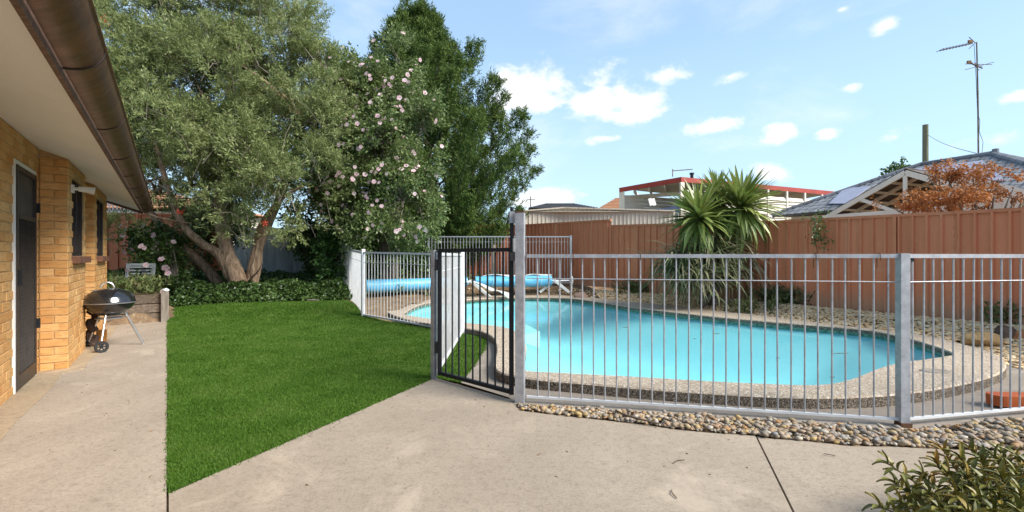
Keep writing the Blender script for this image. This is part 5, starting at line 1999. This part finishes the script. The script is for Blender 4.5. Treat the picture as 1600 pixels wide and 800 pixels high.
for tp in tips:
    root = Vector((shp.x + (tp.x - shp.x) * .35 + random.uniform(-.05, .05), shp.y + (tp.y - shp.y) * .35 + random.uniform(-.05, .05), -.01))
    md_ = root.lerp(tp, .55) + Vector((random.uniform(-.03, .03), random.uniform(-.03, .03), -.02))
    out = limb_tree(stm, [root, md_, tp], .006, .003, 5, .004)
    n_ = 34
    for k in range(n_):
        t_ = .30 + .70 * k / (n_ - 1)
        i = min(len(out) - 1, int(t_ * (len(out) - 1)))
        p = out[i].lerp(out[min(i + 1, len(out) - 1)], t_ * (len(out) - 1) - i)
        d = (out[min(i + 1, len(out) - 1)] - out[max(i - 1, 0)]).normalized()
        an = k * 2.39996
        opn = 1.12 - .6 * max(0, (t_ - .85) / .15)
        _, si, u = basis(d)
        ld = d * math.cos(opn) + (si * math.cos(an) + u * math.sin(an)) * math.sin(opn)
        lf_list.append((p, ld, random.uniform(.7, 1.15), k % 4))
stm.build('stems', M['stem'], sh, 'stuff')
order = sorted(range(len(lf_list)), key=lambda i: lf_list[i][0].y - .8 * lf_list[i][0].z + (5 if lf_list[i][0].x / lf_list[i][0].y > 1.1 or lf_list[i][0].z < -.6 else 0))
lj = MB()
for rank, i in enumerate(order):
    p, ld, s_, k = lf_list[i]
    q = ld.to_track_quat('X', 'Z')
    if rank < 298:
        o = link('leaf', FL[k][1], sh, p, q.to_euler())
        o.scale = (s_, s_, s_)
    else:
        mt = Matrix.Translation(p) @ q.to_matrix().to_4x4() @ Matrix.Scale(s_, 4)
        lj.add([mt @ Vector(v_) for v_ in FL[k][0].v], FL[k][0].f)
lj.build('leaves', M['shrub'], sh, 'stuff')

# ------------------------------------------------------------------ next-door house with grey tiled roof
E1, E2 = Vector((.37, -.93, 0)).normalized(), Vector((.93, .37, 0)).normalized()
EV = Vector((10.9, 19.6, 2.92))
SL, DP, RL = .50, 3.51, 2.0
nh = thing('tiled_house', 'neighbouring house with grey tiled hip roof behind the red fence', 'house', (15, 16, 0))
wc = EV + E1 * (DP + RL / 2) + E2 * DP
MB().obox(Vector((wc.x, wc.y, 1.4)), E1 * (DP + RL / 2 - .5), E2 * (DP - .5), UP * 1.45).build('wall', M['cream'], nh)
apex = EV + (E1 + E2) * DP + UP * SL * DP
apex2 = apex + E1 * RL
cs = [EV, EV + E1 * (2 * DP + RL), EV + E1 * (2 * DP + RL) + E2 * 2 * DP, EV + E2 * 2 * DP]
rm = MB()
rm.add([c_ - UP * .03 for c_ in cs] + [apex - UP * .03, apex2 - UP * .03], [(0, 1, 5, 4), (1, 2, 5), (2, 3, 4, 5), (3, 0, 4), (3, 2, 1, 0)])
roof = rm.build('roof', M['roofgrey'], nh)


def tile_mesh(w_, l_, m):
    mb = MB()
    n = 6
    vs = []
    for i in range(n + 1):
        x = -w_ / 2 + w_ * i / n
        z = .014 * math.cos(2 * PI * 2 * i / n * .75) + .014
        vs += [(x, 0, z + .012), (x, l_, z)]
    o_ = len(vs)
    vs += [(x_, 0, -.01) for x_ in (-w_ / 2, w_ / 2)]
    fs = [(2 * i, 2 * i + 2, 2 * i + 3, 2 * i + 1) for i in range(n)] + [tuple(2 * i for i in range(n, -1, -1)) + (o_, o_ + 1)]
    mb.add(vs, fs)
    return mb


TM = tile_mesh(.315, .36, None)
TME = TM.mesh('tile', M['roofgrey'])
sl_dir = (E2 + UP * SL).normalized()
run = math.sqrt(1 + SL * SL)
nor = E1.cross(sl_dir)
if nor.z < 0:
    nor = -nor
rot = Matrix((E1, sl_dir, E1.cross(sl_dir))).transposed()
if rot.col[2].z < 0:
    rot = Matrix((-E1, sl_dir, (-E1).cross(sl_dir))).transposed()
rest_t = MB()
cnt = 0
rows = int(DP * run / .345)
tl = []
for r_ in range(rows):
    s = r_ * .345
    inset = (s + .17) / run
    x = inset + .05
    while x < 2 * DP + RL - inset - .1:
        tl.append((x + .16, s))
        x += .32
# nearest the ridge and the left first: those stand above the fence
tl.sort(key=lambda q: -(q[1] * 1.0 - q[0] * .45))
for (x, s) in tl:
    p = EV + E1 * (x + random.uniform(-.004, .004)) + sl_dir * s + rot.col[2] * (.004 + random.uniform(0, .004))
    if cnt < 298:
        link('tile', TME, roof, p, rot.to_euler())
        cnt += 1
    else:
        rest_t.add([p + rot @ Vector(v_) for v_ in TM.v], TM.f)
if rest_t.v:
    rest_t.build('tiles', M['roofgrey'], roof, 'stuff')
for c_, c2_ in ((cs[0], apex), (cs[1], apex2), (cs[2], apex2), (cs[3], apex), (apex2, apex)):     # ridge caps along hips and ridge
    hd_ = (c2_ - c_)
    n = int(hd_.length / .40)
    for k in range(n):
        a, b = c_ + hd_ * k / n, c_ + hd_ * (k + 1.06) / n
        MB().tube([a + UP * .02, b + UP * .03], [.105, .090], 8).build('ridge_cap', M['roofgrey'], roof)
def on_roof(x, y):
    eye = Vector((0, 0, CH))
    rd = Vector(((x - 800) / F, 1, (400 - y) / F))
    nn_ = rot.col[2]
    return eye + rd * ((EV - eye).dot(nn_) / rd.dot(nn_))
for px_ in ([(1296, 321), (1320, 297), (1360, 294), (1325, 321)], [(1432, 267), (1535, 254), (1572, 286), (1492, 284)]):
    q = [on_roof(*p_) + rot.col[2] * .055 for p_ in px_]
    MB().add(q + [p_ + rot.col[2] * .03 for p_ in q], [(3, 2, 1, 0), (4, 5, 6, 7), (0, 1, 5, 4), (1, 2, 6, 5), (2, 3, 7, 6), (3, 0, 4, 7)]).build('skylight', M['skylight'], roof)
vp = apex2 + E1 * .1 - UP * .05
MB().tube([vp, vp + UP * .22], .09, 10).build('vent_pipe', M['roofgrey'], roof)

M['palecream'] = mat('pale_cream_paint', (.88, .82, .68), (.80, .74, .61), 3, .6, .1, 60, .3)
M['patiosheet'] = mat('brown_roof_sheet', (.11, .085, .065), (.08, .06, .045), 3, .6)
# gabled patio cover in front of it
pc = thing('patio_cover', 'cream timber framed gable patio cover between the red fence and the tiled house', 'patio cover', (10.1, 12, 0))
ap = Vector((10.1, 12.0, 3.45))
HW, DR = 2.15, 1.05
for k in range(5):
    o = ap + E2 * (k * .75)
    l_, r_ = o - E1 * HW - UP * DR, o + E1 * HW - UP * DR
    h_ = .13 if k == 0 else .08
    for e in (l_, r_):
        MB().bar(o - UP * .06, e - UP * .06, .05, h_).build('rafter', M['palecream'], pc)
    if k == 0:
        MB().bar(l_ - UP * .02 + E2 * .004, r_ - UP * .02 + E2 * .004, .05, .16).build('tie_beam', M['palecream'], pc)
        MB().obox(o - UP * .56, E1 * .045, E2 * .02, UP * .46).build('king_post', M['palecream'], pc)
        for s_ in (-1, 1):
            a = o + E1 * s_ * HW * .50 - UP * (DR * .50 + .1)
            MB().bar(a, o + E1 * s_ * .25 - UP * (DR - .02), .04, .09).build('brace', M['palecream'], pc)
for s_ in (-1, 1):
    for k in range(1, 6):
        q = ap + E1 * s_ * HW * k / 5.2 - UP * (DR * k / 5.2 + .045)
        MB().bar(q + E2 * .04, q + E2 * 3.05, .045, .06).build('purlin', M['palecream'], pc)
    nrm_ = (UP * HW + E1 * s_ * DR).normalized()
    a = ap + E1 * s_ * HW / 2 - UP * DR / 2 + E2 * 1.5 + nrm_ * .035
    nsh = 4
    for k in range(nsh):
        MB().obox(a + E2 * (-1.5 + 3.1 * (k + .5) / nsh), (E1 * s_ * HW - UP * DR) * .52, E2 * (3.1 / nsh / 2 - .004), nrm_ * .006).build('roof_sheet', M['patiosheet'], pc)
    for k in (0, 4):
        e = ap + E1 * s_ * (HW - .05) + E2 * k * .75
        MB().obox(Vector((e.x, e.y, 1.17)), E1 * .045, E2 * .045, UP * 1.17).build('post', M['palecream'], pc)

# television aerial on the tiled roof
mx_, my_ = at(1529, 246, 16.9), at(1526, 66, 16.9)
an_ = thing('tv_aerial', 'tall thin television aerial mast with two arrays on the grey tiled roof', 'aerial', mx_)
MB().tube([mx_ - UP * .3, at(1528, 150, 16.9), my_], [.026, .024, .020], 8).build('mast', M['barkgrey'], an_)
e0, e1 = at(1520, 68, 16.9), at(1469, 79, 16.6)
bm_ = MB().tube([e0, e1], .014, 6).build('boom', M['rust'], an_)
for k in range(10):
    p = e0.lerp(e1, .12 + .88 * k / 9)
    MB().tube([p + Vector((-.03, .12, .0)), p + Vector((.03, -.12, .03))], .010, 5).build('element', M['rust'], bm_)
rfm = MB()
for s_ in (-1, 1):
    rfm.tube([at(1524, 67, 16.9) , at(1514, 67 + 9 * s_, 16.9)], .012, 5)
rfm.build('reflector', M['rust'], bm_)
MB().box(tuple(at(1516, 65, 16.88)), (.14, .06, .10)).build('amplifier', M['drybrown'], bm_)
a2 = at(1527, 103, 16.9)
ar2 = MB().tube([at(1512, 97, 16.9), at(1535, 107, 16.9)], .018, 6).build('boom', M['rust'], an_)
for (xa, ya, xb, yb) in ((1508, 109, 1553, 97), (1508, 100, 1550, 101), (1516, 95, 1530, 110), (1522, 98, 1535, 105)):
    MB().tube([at(xa, ya, 16.7), at(xb, yb, 17.1)], .010, 5).build('element', M['rust'], ar2)
MB().box(tuple(at(1514, 97, 16.88)), (.12, .06, .09)).build('junction_box', M['drybrown'], ar2)
MB().tube([at(1522, 70, 16.88), at(1525, 120, 16.86), at(1527, 170, 16.88), at(1531, 190, 16.8), at(1530, 205, 16.85), at(1536, 222, 16.8), at(1534, 243, 16.85)], .007, 5).build('cable', M['black'], an_)

pp_ = thing('power_pole', 'greenish timber power pole standing behind the tiled roof', 'pole', (31, 35, 0))
a = at(1446, 195, 35)
MB().tube([(a.x, a.y, 0), a], [.21, .18], 12).build('pole_shaft', M['powerpole'], pp_, smooth=True)
wr = [at(1450, 211, 35).lerp(at(1532, 241, 17.0), k / 12) - UP * (.16 * math.sin(PI * k / 12)) for k in range(13)]
tag(MB().tube(wr, .012, 5).build('power_cable', M['black']), 'thin cable sagging from the power pole to the tiled roof', 'cable')

# copper maple behind the red fence
mp = thing('maple_tree', 'copper orange maple spreading in flat layers above the red fence', 'tree', (8.6, 9.2, .2))
MY = 9.25
MQ = [(1395, 322, 22, 7, 0), (1425, 312, 26, 9, -.1), (1455, 300, 26, 10, .1), (1480, 308, 36, 14, -.2), (1500, 262, 20, 9, .3), (1535, 268, 34, 10, .2), (1560, 278, 24, 10, 0), (1470, 318, 60, 10, -.1), (1540, 308, 36, 12, .2), (1585, 292, 22, 14, 0), (1600, 300, 26, 12, .1), (1462, 265, 10, 4, .2), (1475, 268, 14, 6, .2), (1520, 290, 24, 8, .4), (1575, 262, 12, 6, .3), (1620, 285, 30, 16, 0)]
ML = lobes_at(MY, MQ)
mm = MB()
tr0 = at(1535, 420, MY)
for (x, y, rx, ry, dy) in MQ:
    tip = at(x, y + 2, MY) + Vector((0, dy, 0))
    limb_tree(mm, [Vector((tr0.x, tr0.y, .9)), Vector((tr0.x, tr0.y, .9)).lerp(tip, .5) + UP * .12, tip], .04, .007, 6)
limb_tree(mm, [(tr0.x, tr0.y, .15), (tr0.x + .03, tr0.y, .6), (tr0.x, tr0.y, 1.0)], .09, .06, 8)
mm.build('trunk', M['barkgrey'], mp, smooth=True)
P, D = lobe_points(ML, 430, .3, -.05, 2.8, 31)
link('crown', np_mesh('crown', twig_leaves(P, D, 12, .13, .035, .070, .034, -.05, .1, .25), 4, M['maple']), mp)

sp = thing('distant_tree', 'dark green treetop showing above the grey roof left of the power pole', 'tree', (18, 24, 0))
P, D = leafy(sp, lobes_at(24, [(1413, 258, 5, 4, 0), (1400, 266, 10, 5, 0), (1394, 272, 8, 6, 0), (1420, 264, 8, 3, 0), (1405, 280, 18, 10, 0)]), 130, 10, .35, .16, .10, M['hib'], 41, .4, -.4)
a = at(1406, 280, 24)
MB().tube([(a.x, a.y, 0), a], [.14, .05], 8).build('trunk', M['barkgrey'], sp)

# ------------------------------------------------------------------ cream carport with red roof edge, and sheds
cpt = thing('carport', 'cream weatherboard carport with a red roof edge beyond the back fence', 'carport', (6.8, 19, 0))
Cc, Cr, Cl = at(1064, 277, 19.0), at(1308, 300, 23.3), at(968, 294, 21.0)
def gv(p, z):
    return Vector((p.x, p.y, z))
dR = Vector((Cr.x - Cc.x, Cr.y - Cc.y, 0))
LR = dR.length
dR.normalize()
dL = Vector((Cl.x - Cc.x, Cl.y - Cc.y, 0))
LL = dL.length
dL.normalize()
back = Vector((.35, .94, 0)).normalized()
# red fascia along both edges
MB().bar(Cc + Vector((0, 0, -.09)), Cr + Vector((0, 0, -.09)), .06, .20).build('fascia', M['redtrim'], cpt)
MB().bar(Cc + Vector((0, 0, -.09)) - dL * .03, Cl + Vector((0, 0, -.09)), .06, .20).build('fascia', M['redtrim'], cpt)
far_ = Cl + dR * LR
far_.z = (Cl.z + Cr.z) / 2 - .3
q = [Cc + UP * -.02, Cr + UP * -.02, gv(far_, far_.z), Cl + UP * -.02]
mb = MB().add([p - UP * .02 for p in q] + [p + UP * .02 for p in q], [(3, 2, 1, 0), (4, 5, 6, 7), (0, 1, 5, 4), (1, 2, 6, 5), (2, 3, 7, 6), (3, 0, 4, 7)])
mb.build('roof', mat('cream_roof_sheet', (.62, .57, .47), (.54, .49, .40), 2, .6), cpt)
wz = 2.2
nb = 11
top0, top1 = Cc.z - .52, Cr.z - .50
nrmR = Vector((dR.y, -dR.x, 0))
for k in range(nb):                                   # weatherboards of the side wall
    z0a, z1a = wz + (top0 - wz) * k / nb, wz + (top1 - wz) * k / nb
    hgt_ = (top0 - wz) / nb
    a, b = gv(Cc, z0a + hgt_ / 2) + dR * .14, gv(Cr, z1a + hgt_ / 2 * (top1 - wz) / (top0 - wz))
    d = (b - a).normalized()
    s_, u_ = nrmR, UP
    MB().obox((a + b) / 2 + nrmR * .02, (b - a) / 2, nrmR * .012 + UP * .02, UP * (hgt_ / 2 + .004) - nrmR * .035).build('weatherboard', M['cream'], cpt)
MB().obox((gv(Cc, 1.2) + gv(Cr, 1.2)) / 2, dR * LR / 2, nrmR * .02, UP * 1.2).build('wall', M['cream'], cpt)
for k in range(9):
    t_ = k / 8
    p = Cc.lerp(Cr, t_) + dR * (.06 if k == 0 else 0)
    w_ = .10 if k == 0 else .05
    MB().obox(gv(p, (p.z - .2 + (wz if k else 1)) / 2) + nrmR * (.045 if k else .0), dR * w_, nrmR * .035, UP * ((p.z - .2 - (wz if k else 1)) / 2)).build('post', M['cream'], cpt)
MB().obox(gv(Cl, (Cl.z + 1) / 2) - dL * .12, dL * .08, nrmR * .08, UP * (Cl.z - 1) / 2 - UP * .1).build('post', M['cream'], cpt)
# back wall inside, beams and the bright strip under the roof
o_ = back * 2.6
for k in range(11):
    z_ = 2.2 + .17 * k
    a, b = gv(Cl, z_) - dL * .12, gv(far_, z_) - dL * .12
    MB().bar(a, b, .03, .162).build('weatherboard', M['cream'], cpt)
for t_ in (.25, .5, .75):
    MB().bar(Cl.lerp(Cc, t_) - UP * .22 + back * .1, Cl.lerp(Cc, t_) - UP * .22 + back * 2.6, .06, .14).build('beam', M['cream'], cpt)
MB().bar(Cl - UP * .28 + back * 1.2 - dL * .15, Cc - UP * .52 + back * 1.2, .06, .16).build('beam', M['cream'], cpt)
# small aerial on its roof
ta = thing('tv_aerial', 'small low television aerial on the red edged carport roof', 'aerial', at(1052, 275, 20))
MB().tube([at(1051, 276, 20), at(1051, 264, 20)], .022, 6).build('mast', M['barkgrey'], ta)
MB().tube([at(1050, 267, 20), at(1082, 264.5, 20)], .022, 6).build('boom', M['barkgrey'], ta)
vt = at(1081, 276, 20.2)
tag(MB().lathe([(.07, -.2), (.07, .10), (.10, .10), (.10, .16), (0, .18)], vt, 12).build('roof_vent', M['black']), 'small dark vent pipe poking through the red edged roof', 'vent')

# white boat-like hull under a navy cover, parked in the carport
bt = thing('covered_trailer', 'white trailer under a navy cover parked in the cream carport', 'trailer', at(1030, 338, 18.6))
c = at(1022, 334, 19.2)
mb = MB().obox(gv(c, 2.05), dL * -1.05, back * .55, UP * .90)
mb.build('hull', M['white'], bt)
mb = MB()
a = gv(c, 2.96)
mb.add([a + dL * 1.12 - back * .6, a - dL * 1.12 - back * .6, a - dL * 1.12 + back * .6, a + dL * 1.12 + back * .6, a + dL * .7 + UP * .10, a - dL * 1.0 + UP * .30], [(0, 1, 5, 4), (2, 3, 4, 5), (1, 2, 5), (3, 0, 4), (3, 2, 1, 0)])
mb.build('cover', M['navy'], bt)
for k, x in enumerate((1018, 1023)):
    MB().bar(at(x, 321, 18.5), at(x - 3, 310, 18.5), .12, .05).build('headrest', M['white'], bt)

# pale ribbed shed wall between the fences
shd = thing('metal_shed', 'long low cream ribbed metal shed just beyond the step in the red fence', 'shed', (2.5, 18, 0))
sa, sb = at(818, 331, 18.4), at(880, 326, 18.4)
sc_ = at(1055, 331, 17.6)
def shed_wall(a, b):
    d = Vector((b.x - a.x, b.y - a.y, 0))
    L = d.length
    d.normalize()
    nn = Vector((d.y, -d.x, 0))
    n = max(1, round(L / .62))
    for k in range(n):
        mb = MB()
        pr = sheet_profile(L / n, .155, .06, .02)
        vs, fs = [], []
        for (x, y) in pr:
            t_ = (k * L / n + x) / L
            p = a + (b - a) * t_ + nn * y
            vs += [(p.x, p.y, .2), (p.x, p.y, p.z)]
        for i in range(len(pr) - 1):
            fs.append((2 * i, 2 * i + 2, 2 * i + 3, 2 * i + 1))
        mb.add(vs, fs)
        mb.build('wall_sheet', M['creamsheet'], shd)
        # scalloped roof edge above each sheet
        t0_, t1_ = k / n, (k + 1) / n
        MB().bar(a.lerp(b, t0_) + UP * .03 + nn * .05, a.lerp(b, t1_ - .006) + UP * .03 + nn * .05, .16, .05).build('roof_edge', M['creamsheet'], shd)
shed_wall(sa, sb)
shed_wall(sb, sc_)
q = [sa, sc_, gv(sc_, sc_.z - .05) + back * 4, gv(sa, sa.z - .05) + back * 4]
MB().add([p for p in q] + [p + UP * .02 for p in q], [(3, 2, 1, 0), (4, 5, 6, 7), (0, 1, 5, 4), (1, 2, 6, 5), (2, 3, 7, 6), (3, 0, 4, 7)]).build('roof', M['creamsheet'], shd)
lat_ = thing('antenna_pole', 'thin dark mast standing against the clouds right of the conifer', 'mast', at(828, 330, 40))  # distant antenna pole with a cross arm, carries no lamp
MB().tube([gv(at(829, 320, 40), 0), at(829, 307, 40)], [.05, .035], 6).build('mast_shaft', M['black'], lat_)
MB().tube([at(823, 312, 40), at(836, 312, 40)], .03, 6).build('cross_arm', M['black'], lat_)


def low_house(name, label, Y, x0, x1, ytop, yeave, mroof, ridge=.5, depth=6.0):
    t_ = thing(name, label, 'house', at((x0 + x1) / 2, 400, Y))
    a, b = at(x0, yeave, Y), at(x1, yeave, Y)
    r0, r1 = at(x0 + (x1 - x0) * (ridge - .18), ytop, Y + depth / 2), at(x0 + (x1 - x0) * (ridge + .18), ytop, Y + depth / 2)
    c_, d_ = b + Vector((0, depth, 0)), a + Vector((0, depth, 0))
    rf_ = MB().add([a, b, c_, d_, r0, r1], [(0, 1, 5, 4), (1, 2, 5), (2, 3, 4, 5), (3, 0, 4), (3, 2, 1, 0)]).build('roof', mroof, t_)
    MB().obox((a + c_) / 2 - UP * ((a.z + .2) / 2 + .01), Vector(((b.x - a.x) / 2 - .4, 0, 0)), Vector((0, depth / 2 - .4, 0)), UP * (a.z) / 2).build('wall', M['cream'], t_)
    # courses of tiles as real steps
    n = 9
    st_ = MB()
    for k in range(n):
        p0_, p1_ = a.lerp(r0, k / n), b.lerp(r1, k / n)
        st_.bar(p0_ + UP * .03, p1_ + UP * .03, .05, .05)
    st_.build('tile_courses', mroof, rf_, 'stuff')
    return t_


low_house('distant_house', 'distant dark flat looking roof just above the cream shed', 34, 826, 934, 318, 325, mat('dark_roof_tile', (.07, .075, .085), (.05, .053, .06), 5, .8, rnd=.1), .45)
low_house('distant_house', 'brown tiled roof corner showing left of the cream carport', 28, 930, 1010, 309, 329, M['rooforange'], .6)
low_house('distant_house', 'pale orange tiled house beyond the terracotta fence at the brick house corner', 21, 60, 330, 296, 325, M['rooforange'], .5)
ltc = thing('lattice_screen', 'white lattice screen on top of the terracotta fence past the house corner', 'lattice', at(195, 328, 13.9))
a, b = at(150, 330, 14.0), at(215, 330, 14.2)
for k in range(12):
    p = a.lerp(b, k / 11)
    MB().bar(p - UP * .05, p + Vector((.10, 0, .22)), .012, .018).build('lath', M['white'], ltc)
    MB().bar(p + Vector((.10, .02, -.05)), p + Vector((0, .02, .22)), .012, .018).build('lath', M['white'], ltc)
for z in (-.05, .22):
    MB().bar(a + UP * z + Vector((0, -.02, 0)), b + UP * z + Vector((0, -.02, 0)), .02, .03).build('rail', M['white'], ltc)

# ------------------------------------------------------------------ little things on the concrete
for k, (x, y, l_) in enumerate([(1060, 722, .10), (1052, 773, .09), (1296, 712, .06)]):
    p = G(x, y, 0)
    o = MB().tube([(-l_ / 2, -.01, .004), (0, .006, .008), (l_ / 2, .002, .004)], [.0025, .003, .002], 5)
    o = link('twig', o.mesh('twig', M['stick']), None, (p.x, p.y, .001), .4 + k)
    tag(o, ['thin dry twig on the middle of the patio below the pebbles', 'thin dry twig on the patio, closest to the camera', 'small dry twig on the patio right of the saw-cut joint'][k], 'twig', 'twigs on the patio')
a = G(962, 640, .03)
br = MB().tube([G(962, 641, .045), G(975, 648, .045), G(1000, 655, .04), G(1030, 662, .03)], [.006, .009, .008, .006], 7).build('stick', M['stick'], None, smooth=True)
tag(br, 'dark crooked stick lying over the river pebbles below the fence', 'stick')
p = at(489, 469, 10.75)
st_ = MB().tube([(p.x - .14, p.y, hgt(p.x, p.y) + .03), (p.x, p.y - .02, hgt(p.x, p.y) + .04), (p.x + .14, p.y, hgt(p.x, p.y) + .03)], [.018, .022, .016], 7).build('stick', M['greypost'])
tag(st_, 'short pale stick at the far lawn edge by the ivy', 'stick')
lvp = []
for k in range(120):
    if k < 60:
        p = (random.uniform(-1.3, 3.0), random.uniform(1.9, 4.2))
        if not inside(p, left_slab):
            continue
    else:
        q = H(random.uniform(3, 10.5), random.uniform(-.85, -.05))
        p = (q.x, q.y)
    lvp.append((p[0], p[1], .003))
lvp = np.array(lvp)
dd = np.column_stack([RNG.normal(size=len(lvp)), RNG.normal(size=len(lvp)), np.abs(RNG.normal(0, .1, len(lvp)))])
link('leaf_litter', np_mesh('leaf_litter', leaves(lvp, dd, RNG.uniform(.008, .028, len(lvp)), .010, fold=.1), 4, M['drybrown']), None, (0, 0, 0), None, 'stuff')
